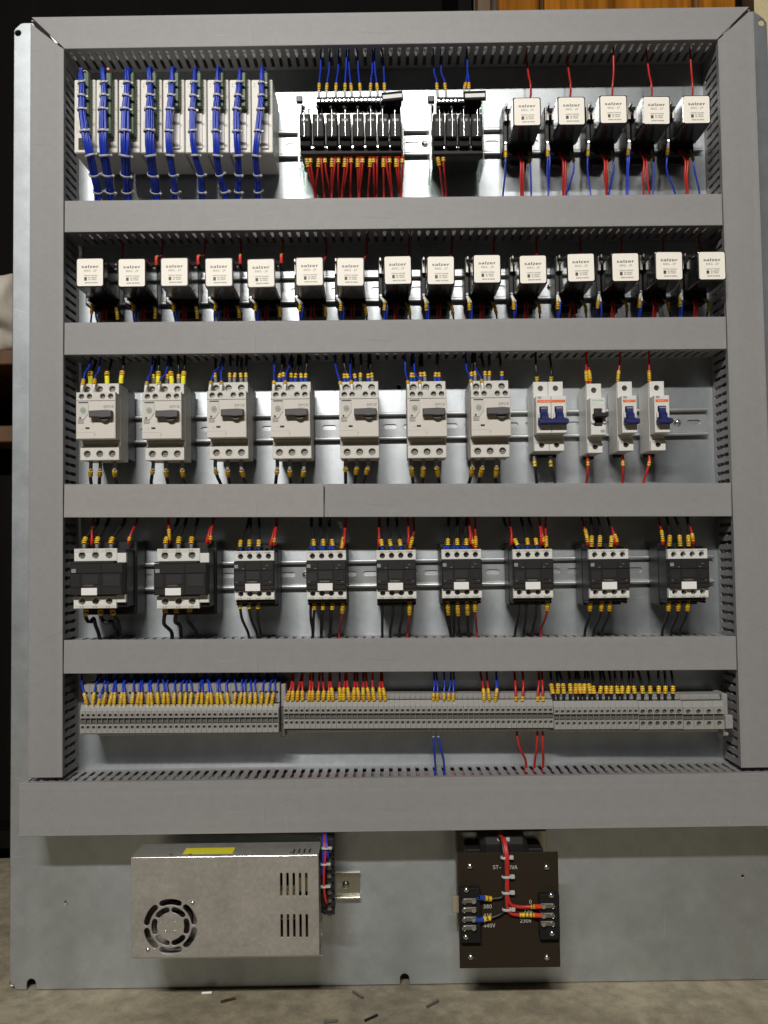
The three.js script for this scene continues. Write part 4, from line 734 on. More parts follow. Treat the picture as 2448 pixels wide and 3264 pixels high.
    for (const s of [-1, 1]) for (let k = 0; k < 5; k++) part(t, 'wire_guide', [cbox(-0.0227 + k * 0.0108, -0.0203 + k * 0.0108, s > 0 ? 0.0296 : -0.0338, s > 0 ? 0.0330 : -0.0312, 0.048, 0.0740, 0.0004)], M.charcoal);
    part(t, 'arc_cover', [cbox(-hw, hw, -0.0155, 0.0180, 0.0762, zz, 0.0008)], M.charcoal);
    const hx = [-0.0160, -0.0052, 0.0056, 0.0164];
    recess(t, 'upper_terminal_strip', -hw, hw, 0.0183, 0.0298, 0.0762, zq, hx.map((v) => [v, 0.0234, 0.0031]), M.breakerWhite, 0.85, 0.0004, M.screw);
    recess(t, 'lower_terminal_strip', -hw, hw, -0.0268, -0.0158, 0.0762, zq, hx.map((v) => [v, -0.0200, 0.0031]), M.breakerWhite, 0.85, 0.0004, M.screw);
    part(t, 'upper_print', [sticker(0.0445, 0.0026, 0.0002).translate(0, 0.0282, zq + 0.0002)], conPrint([['1 L1', 0.12], ['3 L2', 0.36], ['5 L3', 0.60], ['13 NO', 0.85]], 400, 26, true), { keep: true });
    part(t, 'lower_print', [sticker(0.0445, 0.0026, 0.0002).translate(0, -0.0252, zq + 0.0002)], conPrint([['2 T1', 0.12], ['4 T2', 0.36], ['6 T3', 0.60], ['14 NO', 0.85]], 400, 26, true), { keep: true });
    part(t, 'white_tag', [cbox(-0.0098, 0.0075, -0.0166, -0.0080, zz + 0.0002, zz + 0.0012, 0.0003)], M.label);
    part(t, 'inspection_window', [cbox(-0.009, 0.007, -0.0035, 0.006, zz + 0.0001, zz + 0.0007, 0.0003)], M.window);
    part(t, 'side_window', [cbox(-0.022, -0.0105, -0.006, 0.004, zz + 0.0001, zz + 0.0005, 0.0002)], M.window);
    part(t, 'emblem', [cbox(-0.0223, -0.0180, 0.0100, 0.0140, zz + 0.0001, zz + 0.0004, 0.0001)], M.ferrGrey);
    for (const [a, b] of [[-0.0135, 0.009], [0.011, 0.009], [0.014, 0.0125], [-0.021, -0.0065], [0.0175, -0.0065]]) part(t, 'printed_dash', [box(a, a + 0.0024, b, b + 0.0005, zz + 0.0001, zz + 0.0003)], M.ferrGrey);
    for (const [a, b, d, e] of [[-0.0225, 0.0225, 0.0074, 0.0079], [-0.0100, -0.0096, -0.0040, 0.0165], [0.0086, 0.0091, -0.0150, 0.0165], [-0.0226, -0.0105, -0.0098, -0.0093], [0.0100, 0.0226, -0.0098, -0.0093], [0.0120, 0.0200, -0.0050, 0.0045]]) part(t, 'moulded_ridge', [cbox(a, b, d, e, zz + 0.0001, zz + 0.0009, 0.0002)], M.charcoal);
    part(t, 'model_print', [sticker(0.0130, 0.0026, 0.0001).translate(-0.0012, -0.0060, zz + 0.0009)], printMat(128, 26, (c, w, h) => { c.fillStyle = '#26211f'; c.fillRect(0, 0, w, h); c.fillStyle = '#85807c'; c.font = 'bold 23px sans-serif'; c.fillText('TC1D0910', 3, 20); }), { keep: true });
  });
  // wires above
  const who = (i) => (i === 0 ? 'large contactor beside the upright duct' : i === 1 ? 'large contactor beside the small ones' : `${ORD[i - 2]} small contactor after the large ones`);
  const up = (i, v, u, x, y, e, fer, n, mx) => wire(`black wire with yellow marker above the ${who(i)}`, 'black wires above the contactors', [v(x, y + 12 * u, 0.058), v(x, y - 8 * u, 0.062), v(mx ?? x, y - 48 * u, 0.060), v((x + e) / 2, y - 110 * u, 0.050), v(e, y - 170 * u, 0.040)], i < 2 ? 0.0021 : 0.0017, M.wireBlack, { f: [fer === M.ferrGrey && i < 2 ? 0.0095 : fer ? 0.0085 : 0.004, fer || M.wireBlack, fer ? 0.0023 : 0.0017], m: n ?? 2, ml: 0.0043, mr: i < 2 ? 0.0031 : 0.0026, to: ['H3', 'bot'] });
  [[180, 300, 265], [262, 300, 320], [353, 300, 430]].forEach(([x, y, e]) => up(0, vI, 1, x, y, e, M.ferrGrey));
  [[705, 300, 770], [788, 300, 815], [870, 300, 905]].forEach(([x, y, e]) => up(1, vI, 1, x, y, e, M.ferrGrey));
  [[1186, 316, 1212], [1244, 314, 1262], [1304, 314, 1318]].forEach(([x, y, e]) => up(2, vI, 1, x, y, e, M.ferrBlue));
  [[188, 318, 195, 0, null], [212, 318, 200, 2, 207], [252, 318, 250, 0, null], [272, 318, 258, 2, 271], [313, 318, 310, 0, null], [337, 318, 318, 2, 329]].forEach(([x, y, e, n, mx]) => up(3, vJ, 1.03, x, y, e, M.ferrBlue, n, mx));
  [[662, 318, 640, 655], [724, 318, 693, 712], [785, 318, 757, 778]].forEach(([x, y, e, mx]) => up(4, vJ, 1.03, x, y, e, M.ferrBlue, 2, mx));
  [[1076, 314, 1090, 0, null], [1097, 314, 1092, 2, 1094], [1135, 314, 1145, 0, null], [1160, 314, 1150, 2, 1156], [1195, 314, 1205, 0, null], [1217, 314, 1208, 2, 1217]].forEach(([x, y, e, n, mx]) => up(5, vJ, 1.03, x, y, e, M.ferrBlue, n, mx));
  [[190, 277, 118, 173], [246, 277, 225, 243], [300, 277, 272, 293]].forEach(([x, y, e, mx]) => up(6, vK, 0.92, x, y, e, M.ferrBlue, 2, mx));
  [[620, 262, 622, 621], [668, 260, 672, 670], [735, 262, 728, 738]].forEach(([x, y, e, mx]) => up(7, vK, 0.92, x, y, e, null, 3, mx));
  [[1078, 258, 1068, 1081], [1142, 258, 1125, 1139], [1192, 258, 1188, 1190]].forEach(([x, y, e, mx]) => up(8, vK, 0.92, x, y, e, null, 3, mx));
  const upRed = (i, v, u, x, y, e, n = 1) => wire(`red wire with red boot above the ${who(i)}`, 'red wires above the contactors', [v(x, y + 10 * u, 0.052), v(x, y - 10 * u, 0.056), v(x + (e - x) * 0.4, y - 60 * u, 0.054), v(e, y - 130 * u, 0.040)], 0.0014, M.red, { f: [0.0095, M.redFerr, 0.0022], m: n, ml: 0.0045, mr: 0.0023, gap: -0.004, to: ['H3', 'bot'] });
  [[0, vI, 1, 468, 258, 520], [0, vI, 1, 230, 262, 232, 0], [1, vI, 1, 972, 255, 1000, 0], [1, vI, 1, 993, 252, 1005], [1, vI, 1, 728, 255, 722, 3], [2, vI, 1, 1385, 270, 1420, 0], [2, vI, 1, 1405, 268, 1432], [3, vJ, 1, 393, 315, 412, 3], [3, vJ, 1, 408, 280, 418, 0], [4, vJ, 1, 845, 312, 870, 3], [4, vJ, 1, 835, 270, 845, 0], [4, vJ, 1, 640, 275, 630, 0], [5, vJ, 1, 1280, 310, 1265, 3], [5, vJ, 1, 1245, 265, 1238, 0], [5, vJ, 1, 1262, 285, 1255, 1], [6, vK, 0.92, 355, 275, 338, 3], [6, vK, 0.92, 325, 240, 320, 0], [6, vK, 0.92, 340, 242, 330, 1], [6, vK, 0.92, 150, 240, 140, 0], [7, vK, 0.92, 597, 245, 590, 4], [7, vK, 0.92, 770, 242, 740, 2], [7, vK, 0.92, 757, 240, 735, 0], [8, vK, 0.92, 1040, 240, 1020, 3], [8, vK, 0.92, 1218, 238, 1215, 2]].forEach((a) => upRed(...a));
  // wires below
  const down = (i, v, x0, y0, x1, y1, n, red, mid) => { const D = DUCTS.H4, k = (y1 - y0), pts = [v(x0, y0 - k * 0.25, 0.064), v(x0, y0, 0.069)]; if (mid) for (const [mx, my, mz] of mid) pts.push(v(mx, my, mz)); else pts.push(v(x0 + (x1 - x0) * 0.15, y0 + k * 0.4, 0.061)); pts.push(v(x1, y1 - k * 0.08, 0.034)); wire(`${red ? 'red' : 'black'} wire${n ? ' with yellow marker' : ''} under the ${who(i)}`, red ? 'red wires under the contactors' : 'black wires under the contactors', pts, red ? 0.0014 : i < 2 ? 0.0023 : 0.0017, red ? M.red : M.wireBlack, { f: [0.006, red ? M.redFerr : M.ferrGrey, red ? 0.0017 : i < 2 ? 0.0025 : 0.0018], m: n, ml: 0.0048, mr: i < 2 ? 0.0032 : 0.0026, to: ['H4', 'top'], zEnd: 0.03 }); };
  [[0, vI, 190, 700, 255, 868, 2, 0, [[192, 752, 0.058], [215, 780, 0.06], [238, 750, 0.052], [247, 800, 0.044]]], [0, vI, 283, 700, 368, 868, 2, 0, [[290, 750, 0.058], [320, 782, 0.06], [352, 768, 0.055], [368, 810, 0.044]]], [0, vI, 362, 700, 420, 868, 2, 0, [[380, 745, 0.052], [402, 770, 0.05]]], [1, vI, 700, 705, 745, 862, 1, 0, [[695, 790, 0.055], [718, 812, 0.05]]], [1, vI, 772, 705, 805, 862, 1, 0, [[768, 778, 0.055], [793, 790, 0.05]]], [1, vI, 858, 700, 900, 862, 1, 0, [[846, 765, 0.055], [872, 800, 0.05]]],
    [2, vI, 1183, 660, 1225, 868, 2], [2, vI, 1240, 660, 1277, 868, 2], [2, vI, 1300, 660, 1330, 868, 2],
    [3, vJ, 187, 680, 205, 880, 0], [3, vJ, 212, 680, 215, 880, 2], [3, vJ, 268, 680, 263, 880, 2], [3, vJ, 258, 680, 255, 880, 0], [3, vJ, 330, 680, 322, 880, 2], [3, vJ, 318, 680, 315, 880, 0], [3, vJ, 400, 680, 383, 880, 3, 1],
    [4, vJ, 660, 670, 660, 880, 0], [4, vJ, 731, 670, 713, 880, 0], [4, vJ, 797, 670, 773, 880, 0], [4, vJ, 842, 670, 828, 880, 4, 1],
    [5, vJ, 1093, 670, 1105, 878, 4], [5, vJ, 1072, 670, 1095, 878, 0], [5, vJ, 1158, 675, 1160, 878, 4], [5, vJ, 1138, 670, 1148, 878, 0], [5, vJ, 1222, 670, 1220, 878, 4], [5, vJ, 1272, 670, 1277, 878, 3, 1],
    [6, vK, 195, 595, 185, 775, 0], [6, vK, 237, 595, 230, 775, 0], [6, vK, 297, 595, 280, 775, 0], [6, vK, 361, 590, 325, 772, 3, 1],
    [7, vK, 613, 592, 590, 772, 3], [7, vK, 680, 592, 640, 772, 3], [7, vK, 728, 592, 690, 772, 3],
    [8, vK, 1075, 592, 1040, 772, 3], [8, vK, 1132, 592, 1092, 772, 3], [8, vK, 1187, 592, 1145, 772, 3]].forEach((a) => down(...a));
}
// ---------------------------------------------------------------- row 5: terminal blocks
const tp = new Map();
function terminal(key, P, label, group, w, o) {
  if (tp.has(key)) return copyThing(tp.get(key), 'terminal_block', P, label, group);
  const t = thing('terminal_block', label, 'terminal', P, group); tp.set(key, t);
  const h = w / 2 - 0.00008, zf = o.z, r = o.r ?? 0.0019;
  // side profile: foot on the rail, stepped shoulders
  part(t, 'body', [prof([[0.0085, -0.020], [0.0085, 0.022], [0.030, 0.0245], [o.zr, 0.0245], [o.zr, 0.0172], [zf - 0.006, 0.0140], [zf - 0.006, -0.0165], [0.034, -0.0165], [0.030, -0.019]], -h, h)], M.term);
  const hole = (y) => ext(holed(rect(-h, h, y[0], y[1]), [circ(0, y[2], r, 12)]), zf - 0.0059, zf, 0.00025);
  for (const [n, y] of [['upper_clamp', [0.0030, 0.0108, 0.0062]], ['lower_clamp', [-0.0146, -0.0042, -0.0078]]]) { const k = part(t, n, [hole(y)], M.term); part(k, 'screw', [cyl(0, y[2], zf - 0.0062, zf - 0.0036, r * 0.85, 10)], M.dull); }
  part(t, 'upper_shoulder', [prof([[zf - 0.0058, 0.0110], [zf - 0.0008, 0.0110], [zf - 0.0058, 0.0180]], -h, h)], M.term);
  part(t, 'bridge_pocket', [cbox(-h + 0.0006, h - 0.0006, -0.0034, 0.0024, zf - 0.0058, zf - 0.0035, 0.0002)], M.termDark);
  part(t, 'partition', [box(h - 0.0004, h, -0.0041, 0.0029, zf - 0.0058, zf - 0.0006)], M.term);
  if (o.double) { const k = part(t, 'rear_tier', [ext(holed(rect(-h, h, 0.0180, 0.0400), [circ(0, 0.0300, r * 0.9, 10)]), 0.036, o.zr + 0.006, 0.0002)], M.term); part(k, 'screw', [cyl(0, 0.030, 0.036, o.zr + 0.002, r * 0.7, 8)], M.dull); part(t, 'tier_body', [box(-h, h, 0.0182, 0.0395, 0.0085, 0.0358)], M.term); }
  else part(t, 'marker_rib', [cbox(-h, h, 0.0182, 0.0215, o.zr + 0.0002, o.zr + 0.003, 0.0004)], M.term);
  if (!o.double) part(t, 'lower_edge', [cbox(-h, h, -0.0213, -0.0192, 0.0087, 0.040, 0.0003)], M.label);
}
{
  const zA = 0.066, zB = 0.056;
  const a0 = vL(150, 410, zA), a1 = vL(1432, 402, zA), nA = 36, wA = (a1.x - a0.x) / nA;
  for (let i = 0; i < nA; i++) terminal('A', [a0.x + (i + 0.5) * wA, a0.y + (a1.y - a0.y) * (i / nA) + 0.0015, 0], 'grey two tier terminal block with a blue wire and yellow markers', 'two tier terminal blocks', wA, { z: zA, zr: 0.046, double: true });
  { const t = thing('end_bracket', 'grey end bracket closing the two tier terminal blocks', 'bracket', [a1.x + 0.0035, a1.y, 0]); part(t, 'body', [cbox(-0.0028, 0.0024, -0.022, 0.0125, 0.0085, 0.050, 0.001)], M.termDark); part(t, 'rear_plate', [cbox(-0.0028, 0.0030, 0.0128, 0.0400, 0.0085, 0.046, 0.001)], M.term); part(t, 'screw', [cyl(0, -0.004, 0.0501, 0.052, 0.0022, 10)], M.dull); }
  const b0 = vM(105, 362, zB), b1 = vN(322, 358, zB), nB = 51, wB = (b1.x - b0.x) / nB;
  for (let i = 0; i < nB; i++) terminal('B', [b0.x + (i + 0.5) * wB, b0.y + (b1.y - b0.y) * (i / nB) + 0.0008, 0], i < 22 ? 'narrow grey terminal block holding a red wire with yellow markers' : 'narrow grey terminal block beyond the red marked wires', i < 22 ? 'narrow terminal blocks with red wires' : 'narrow terminal blocks beyond the red wires', wB, { z: zB, zr: 0.044 });
  const zC = 0.060, seg = [[326, 855, 15, 'C', 'grey feed terminal block holding a black wire with yellow marker', 'feed terminal blocks', 0.0019], [857, 1130, 6, 'D', 'medium width grey feed terminal block with larger screw holes', 'medium feed terminal blocks', 0.0027], [1132, 1388, 4, 'E', 'widest grey feed terminal block near the upright duct', 'widest feed terminal blocks', 0.0027]];
  for (const [x0, x1, n, k, l, g, r] of seg) { const p0 = vN(x0, 370, zC), p1 = vN(x1, 367, zC), w = (p1.x - p0.x) / n; for (let i = 0; i < n; i++) terminal(k, [p0.x + (i + 0.5) * w, p0.y + (p1.y - p0.y) * i / n + 0.0012, 0], l, g, w, { z: zC, zr: 0.046, r }); }
  { const e = vN(1398, 368, 0.05); const t = thing('end_clamp', 'grey end clamp holding the widest feed terminals on the rail', 'bracket', [e.x, e.y, 0]); part(t, 'body', [cbox(-0.0035, 0.0035, -0.022, 0.028, 0.0085, 0.048, 0.001)], M.term); part(t, 'lug', [cbox(-0.003, 0.006, -0.012, 0.004, 0.0482, 0.056, 0.0008)], M.term); }
  // wires into the two tier blocks
  const xb = [195, 232, 270, 300, 340, 370, 410, 438, 485, 518, 545, 590, 615, 655, 690, 722, 757, 795, 828, 862, 900, 935, 968, 1000, 1038, 1070, 1107, 1145, 1178, 1213, 1245, 1282, 1318, 1352, 1386], xt = [165, 250, 300, 328, 370, 382, 430, 438, 498, 540, 552, 595, 605, 648, 695, 712, 762, 800, 838, 875, 925, 940, 985, 992, 1036, 1048, 1093, 1160, 1200, 1215, 1255, 1280, 1330, 1375, 1410];
  const yt = [170, 175, 180, 172, 168, 168, 162, 160, 165, 162, 165, 162, 160, 155, 155, 156, 160, 162, 164, 160, 155, 160, 158, 150, 148, 155, 155, 160, 150, 152, 158, 152, 160, 155, 153];
  xb.forEach((x, i) => wire('blue wire with stacked yellow markers in the two tier terminal blocks', 'blue wires of the two tier terminals', [vL(x, 322, 0.0600), vL(x, 300, 0.0625), vL(x + (xt[i] - x) * 0.3, 255, 0.062), vL(x + (xt[i] - x) * 0.75, 205, 0.058), vL(xt[i], yt[i], 0.053), vL(xt[i] + rr(-15, 15), 125, 0.044)], 0.0012, M.blue, { f: [0.0062, M.ferrWhite, 0.00165], m: i === 2 ? 2 : 4, ml: 0.0034, mr: 0.0021, to: ['H4', 'bot'] }));
  for (let i = 0; i < 26; i++) { const x = 250 + i * 46; wire('thin blue wire with pale ferrule on the rear tier of terminals', 'rear tier wires of the terminals', [vL(x, 218, 0.045), vL(x, 200, 0.046), vL(x + rr(-6, 6), 165, 0.044), vL(x + rr(-10, 10), 120, 0.036)], 0.0011, M.blueDeep, { f: [0.005, M.ferrWhite, 0.0015], to: ['H4', 'bot'] }); }
  const rb = [130, 160, 190, 222, 262, 285, 320, 352, 385, 412, 455, 478, 512, 543, 572, 603, 637, 668, 707, 737], rt = [147, 165, 196, 222, 268, 287, 322, 358, 387, 403, 455, 477, 503, 543, 567, 598, 628, 658, 700, 722];
  rb.forEach((x, i) => wire('dark red wire with stacked yellow markers in the narrow terminal blocks', 'red wires of the narrow terminals', [vM(x, 272, 0.048), vM(x, 252, 0.052), vM(x + (rt[i] - x) * 0.6, 205, 0.051), vM(rt[i], 170, 0.048), vM(rt[i] + rr(-5, 5), 120, 0.040)], 0.0014, M.red, { f: [0.0052, M.redFerr, 0.0019], m: i < 9 ? 3 : 4, ml: 0.0036, mr: 0.0023, to: ['H4', 'bot'] }));
  [1038, 1062, 1103, 1133, 1160].forEach((x, i) => wire('blue wire with yellow marker in the narrow terminal blocks', 'blue wires of the narrow terminals', [vM(x, 270, 0.048), vM(x, 252, 0.052), vM(x + 1, 205, 0.051), vM(x + 4, 160, 0.047), vM(x + (i > 2 ? 5 : 2), 100, 0.040)], 0.0012, M.blue, { f: [0.0035, M.ferrWhite, 0.0015], m: 3, ml: 0.0033, mr: 0.0019, to: ['H4', 'bot'] }));
  [[1352, 1350, M.red, 4, M.ferrWhite], [1386, 1375, M.red, 4, M.redFerr], [1424, 1436, M.blue, 4, M.ferrWhite], [1423, 1430, M.blue, 1, M.ferrWhite]].forEach(([x, e, m, n, f]) => wire(`${m === M.red ? 'red' : 'blue'} wire with long yellow markers between the blue and red wire groups`, 'mixed wires of the narrow terminals', [vM(x, 272, 0.048), vM(x, 255, 0.052), vM((x + e) / 2, 210, 0.051), vM(e, 165, 0.047), vM(e, 110, 0.04)], 0.0013, m, { f: [0.004, f, 0.0017], m: n, ml: 0.0037, mr: 0.0022, to: ['H4', 'bot'] }));
  [[88, 84], [127, 134], [223, 224], [256, 253]].forEach(([x, e]) => wire('red wire with one yellow marker beside the feed terminals', 'red wires beside the feed terminals', [vN(x, 272, 0.048), vN(x, 250, 0.052), vN((x + e) / 2, 210, 0.051), vN(e, 165, 0.048), vN(e + 1, 110, 0.04)], 0.0015, M.red, { f: [0.0042, M.redFerr, 0.0019], m: 1, ml: 0.0055, mr: 0.0023, to: ['H4', 'bot'] }));
  const fx = [322, 350, 385, 427, 460, 490, 515, 548, 577, 613, 652, 682, 722, 748, 785, 828, 877, 926, 978, 1018, 1067];
  fx.forEach((x, i) => { const lx = i === 0 ? -14 : i === 8 ? -10 : rr(-3, 3); wire(`black wire with yellow markers in the ${i < 16 ? 'narrow' : 'wide'} feed terminal blocks`, 'black wires of the feed terminals', [vN(x, 262, 0.050), vN(x, 238, 0.0525), vN(x + lx * 0.4, 210, 0.052), vN(x + lx, 165, 0.049), vN(x + lx + rr(-4, 4), 100, 0.040)], 0.0016, M.wireBlack, { f: [0.0085, M.wireBlack, 0.0018], m: i < 8 ? 3 : 2, ml: i < 8 ? 0.0038 : 0.0044, mr: 0.0027, gap: 0.001, to: ['H4', 'bot'] }); });
  [[1037, 1041], [1068, 1096]].forEach(([x, e], i) => wire('blue wire dropping from the narrow terminals into the bottom duct', 'blue wires below the narrow terminals', [vM(x, 424, 0.032), vM(x, 480, 0.037), vM(x + (e - x) * 0.4, 560, 0.037), vM(e, 640, 0.033)], 0.0013, M.blue, { f: [0.0125, M.ferrWhite, 0.0017], to: ['H5', 'top'], zEnd: 0.022 }));
  [[92, 158, 1], [219, 215, 0], [252, 263, 0]].forEach(([x, e]) => wire('red wire dropping from the narrow terminals into the bottom duct', 'red wires below the narrow terminals', [vN(x, 416, 0.032), vN(x + 2, 480, 0.038), vN(x + (e - x) * 0.35, 560, 0.038), vN(e, 645, 0.033)], 0.0015, M.red, { to: ['H5', 'top'], zEnd: 0.024 }));
}
// ---------------------------------------------------------------- power supply
{
  const Z = 0.100, Zb = 0.052, p0 = vO(553, 378, Z), p1 = vO(1347, 372, Z), p2 = vO(557, 802, Z), W = p1.x - p0.x, H = p0.y - p2.y, ang = 0;
  const t = thing('power_supply', 'silver metal power supply with round fan grille and yellow sticker', 'power supply', [p0.x + W / 2, p0.y - H / 2, 0]);
  const o = V(p0.x + W / 2, p0.y - H / 2, 0), hw = W / 2, hh = H / 2, holes = [];
  const loc = (x, y) => { const q = vO(x, y, Z); return [q.x - o.x, q.y - o.y]; };
  const S6 = (x, y) => { const q = at(380 + x * 420 / 1659, 2640 + y * 420 / 1659, Z); return [q.x - o.x, q.y - o.y]; };
  const fc = S6(645, 1238), arc = (r0, r1, a0, a1) => { const h = new THREE.Path(), rm = (r0 + r1) / 2, rc = (r1 - r0) / 2, pts = []; const n = 8; for (let i = 0; i <= n; i++) { const a = a0 + (a1 - a0) * i / n; pts.push([fc[0] + r1 * Math.cos(a), fc[1] + r1 * Math.sin(a)]); } for (let i = 1; i < 4; i++) { const b = a1 + i / 4 * Math.PI; pts.push([fc[0] + rm * Math.cos(a1) + rc * Math.cos(b), fc[1] + rm * Math.sin(a1) + rc * Math.sin(b)]); } for (let i = n; i >= 0; i--) { const a = a0 + (a1 - a0) * i / n; pts.push([fc[0] + r0 * Math.cos(a), fc[1] + r0 * Math.sin(a)]); } for (let i = 1; i < 4; i++) { const b = a0 + Math.PI + i / 4 * Math.PI; pts.push([fc[0] + rm * Math.cos(a0) + rc * Math.cos(b), fc[1] + rm * Math.sin(a0) + rc * Math.sin(b)]); } pts.forEach(([x, y], i) => (i ? h.lineTo(x, y) : h.moveTo(x, y))); h.closePath(); return h; };
  const u = 420 / 1659 / 2.778 * mm;
  for (let i = 0; i < 6; i++) { const m = Math.PI / 2 + i * Math.PI / 3; holes.push(arc(262 * u, 332 * u, m - 0.36, m + 0.36)); const q = m + Math.PI / 6; holes.push(arc(170 * u, 236 * u, q - 0.31, q + 0.31)); }
  for (const y of [490, 665]) for (let i = 0; i < 5; i++) { const [x, yy] = loc(1190 + i * 26.5 + (y > 500 ? 2 : 0), y); holes.push(rrect(x - 0.0013, x + 0.0013, yy - 0.0127, yy + 0.0127, 0.0012, 3, THREE.Path)); }
  const c = part(t, 'front_cover', [ext(holed(rect(-hw, hw, -hh, hh), holes), Z - 0.0012, Z, 0.0004)], M.psu);
  part(t, 'top_side', [box(-hw, hw, hh - 0.0011, hh - 0.0001, Zb, Z - 0.0013)], M.psu); part(t, 'bottom_side', [box(-hw, hw, -hh + 0.0001, -hh + 0.0011, Zb, Z - 0.0013)], M.psu);
  part(t, 'end_side', [box(-hw, -hw + 0.001, -hh + 0.0012, hh - 0.0012, Zb, Z - 0.0013)], M.psu); part(t, 'back_side', [box(-hw, hw, -hh + 0.0012, hh - 0.0012, Zb - 0.001, Zb - 0.0001)], M.psu);
  part(c, 'folded_edge', [new THREE.CylinderGeometry(0.0014, 0.0014, W - 0.004, 14).rotateZ(Math.PI / 2).translate(0, hh - 0.0006, Z - 0.0013)], M.screw);
  part(c, 'folded_edge', [box(-hw + 0.002, hw + 0.004, -hh - 0.0012, -hh - 0.0002, Z - 0.011, Z - 0.0012)], M.psu);
  part(t, 'fan', [cyl(fc[0], fc[1], Z - 0.020, Z - 0.014, 0.022, 20)], M.coil);
  part(t, 'circuit_board', [box(-hw + 0.07, hw - 0.006, -hh + 0.008, hh - 0.008, Z - 0.034, Z - 0.031)], M.board);
  part(t, 'transformer_block', [cbox(hw - 0.05, hw - 0.028, -0.02, 0.012, Z - 0.030, Z - 0.010, 0.001), cbox(hw - 0.026, hw - 0.012, hh - 0.045, hh - 0.02, Z - 0.030, Z - 0.012, 0.001)], std(lin(0.30, 0.24, 0.08), 0.6));
  for (const [x, y] of [[585, 1185], [700, 1185], [585, 1298], [700, 1298]]) { const [a, b] = S6(x, y); part(c, 'rivet', [new THREE.SphereGeometry(0.0012, 10, 6, 0, 6.3, 0, 1.5).rotateX(Math.PI / 2).translate(a, b, Z)], M.screw); }
  for (const [x, y] of [[925, 940], [360, 1530]]) { const [a, b] = S6(x, y); const k = part(c, 'screw', [new THREE.SphereGeometry(0.0029, 12, 6, 0, 6.3, 0, 1.2).rotateX(Math.PI / 2).translate(a, b, Z - 0.001)], M.screw); part(k, 'slot', [box(a - 0.0017, a + 0.0017, b - 0.0003, b + 0.0003, Z + 0.0010, Z + 0.0016)], M.dull); }
  const st = vO(885, 345, Z - 0.02); part(t, 'yellow_sticker', [box(st.x - o.x - 0.0285, st.x - o.x + 0.0285, hh + 0.0001, hh + 0.0003, Z - 0.030, Z - 0.010)], std(lin(0.72, 0.66, 0.03), 0.5));
  for (const x of [-0.062, -0.04, 0.075]) part(t, 'top_screw', [new THREE.CylinderGeometry(0.002, 0.002, 0.0012, 10).translate(x, hh + 0.0006, Z - 0.006)], M.screw);
  for (let i = 0; i < 4; i++) part(t, 'top_vent', [box(hw - 0.012 - i * 0.006, hw - 0.010 - i * 0.006, hh + 0.00005, hh + 0.0002, Z - 0.022, Z - 0.008)], M.hole);
  // terminal block at the open end
  const tb = part(t, 'terminal_block', [cbox(hw + 0.0003, hw + 0.016, -hh + 0.036, hh + 0.010, Zb, Zb + 0.022, 0.0008)], M.black);
  for (let i = 0; i < 9; i++) { const y = hh - 0.004 - i * 0.0092; part(tb, 'barrier', [box(hw + 0.003, hw + 0.0165, y + 0.0038, y + 0.0048, Zb + 0.0221, Zb + 0.028)], M.black); part(tb, 'clamp_screw', [cyl(hw + 0.0105, y, Zb + 0.0221, Zb + 0.0245, 0.0026, 10)], M.dull); }
  part(t, 'mounting_bracket', [cbox(-hw + 0.02, hw + 0.0035, -0.030, 0.030, 0.0085, Zb - 0.0015, 0.001)], M.railGold);
  // wires on the terminal block
  const w1 = (xs, m, l) => wire(l, 'tied wires at the power supply terminals', xs.map(([x, y, z]) => at(940 + x * 220 / 1187, 2650 + y * 220 / 1187, z)), 0.0014, m, {});
  const rp = [[560, 1240, 0.079], [545, 1230, 0.084], [515, 1100, 0.086], [498, 900, 0.086], [505, 640, 0.086], [525, 400, 0.085], [515, 150, 0.078], [510, 20, 0.062], [508, -60, 0.045]];
  w1(rp, M.red, 'red wire tied along the power supply terminal block');
  w1([[490, 760, 0.079], [470, 740, 0.083], [478, 600, 0.084], [490, 420, 0.084], [488, 160, 0.077], [485, 20, 0.061], [485, -60, 0.045]], M.blue, 'blue wire tied on the inner side of the red power supply wire');
  w1([[575, 470, 0.079], [568, 440, 0.083], [560, 300, 0.083], [545, 150, 0.077], [535, 20, 0.061], [530, -60, 0.045]], M.blue, 'short blue wire tied on the outer side of the red power supply wire');
  for (const [x, y] of [[525, 290], [505, 565], [500, 950]]) { const q = at(940 + x * 220 / 1187, 2650 + y * 220 / 1187, 0.085), k = part(scene, 'cable_tie', [new THREE.TorusGeometry(0.0042, 0.0006, 6, 16).scale(1, 0.6, 2.2).rotateX(Math.PI / 2), cbox(0.0035, 0.0075, -0.0014, 0.0014, -0.0016, 0.0016, 0.0004)], M.tie, { pos: [q.x, q.y, q.z] }); tag(k, 'white cable tie round the wires at the power supply terminals', 'cable tie', 'cable ties at the power supply'); }
}
rail('short yellowish rail stub sticking out behind the power supply', vO(560, 500, 0).x, vO(1522, 500, 0.0075).x, vO(1470, 497, 0.0075).y, vO(1450, 490, 0.0015).x, [vO(1463, 490, 0.004).x], M.railGold);
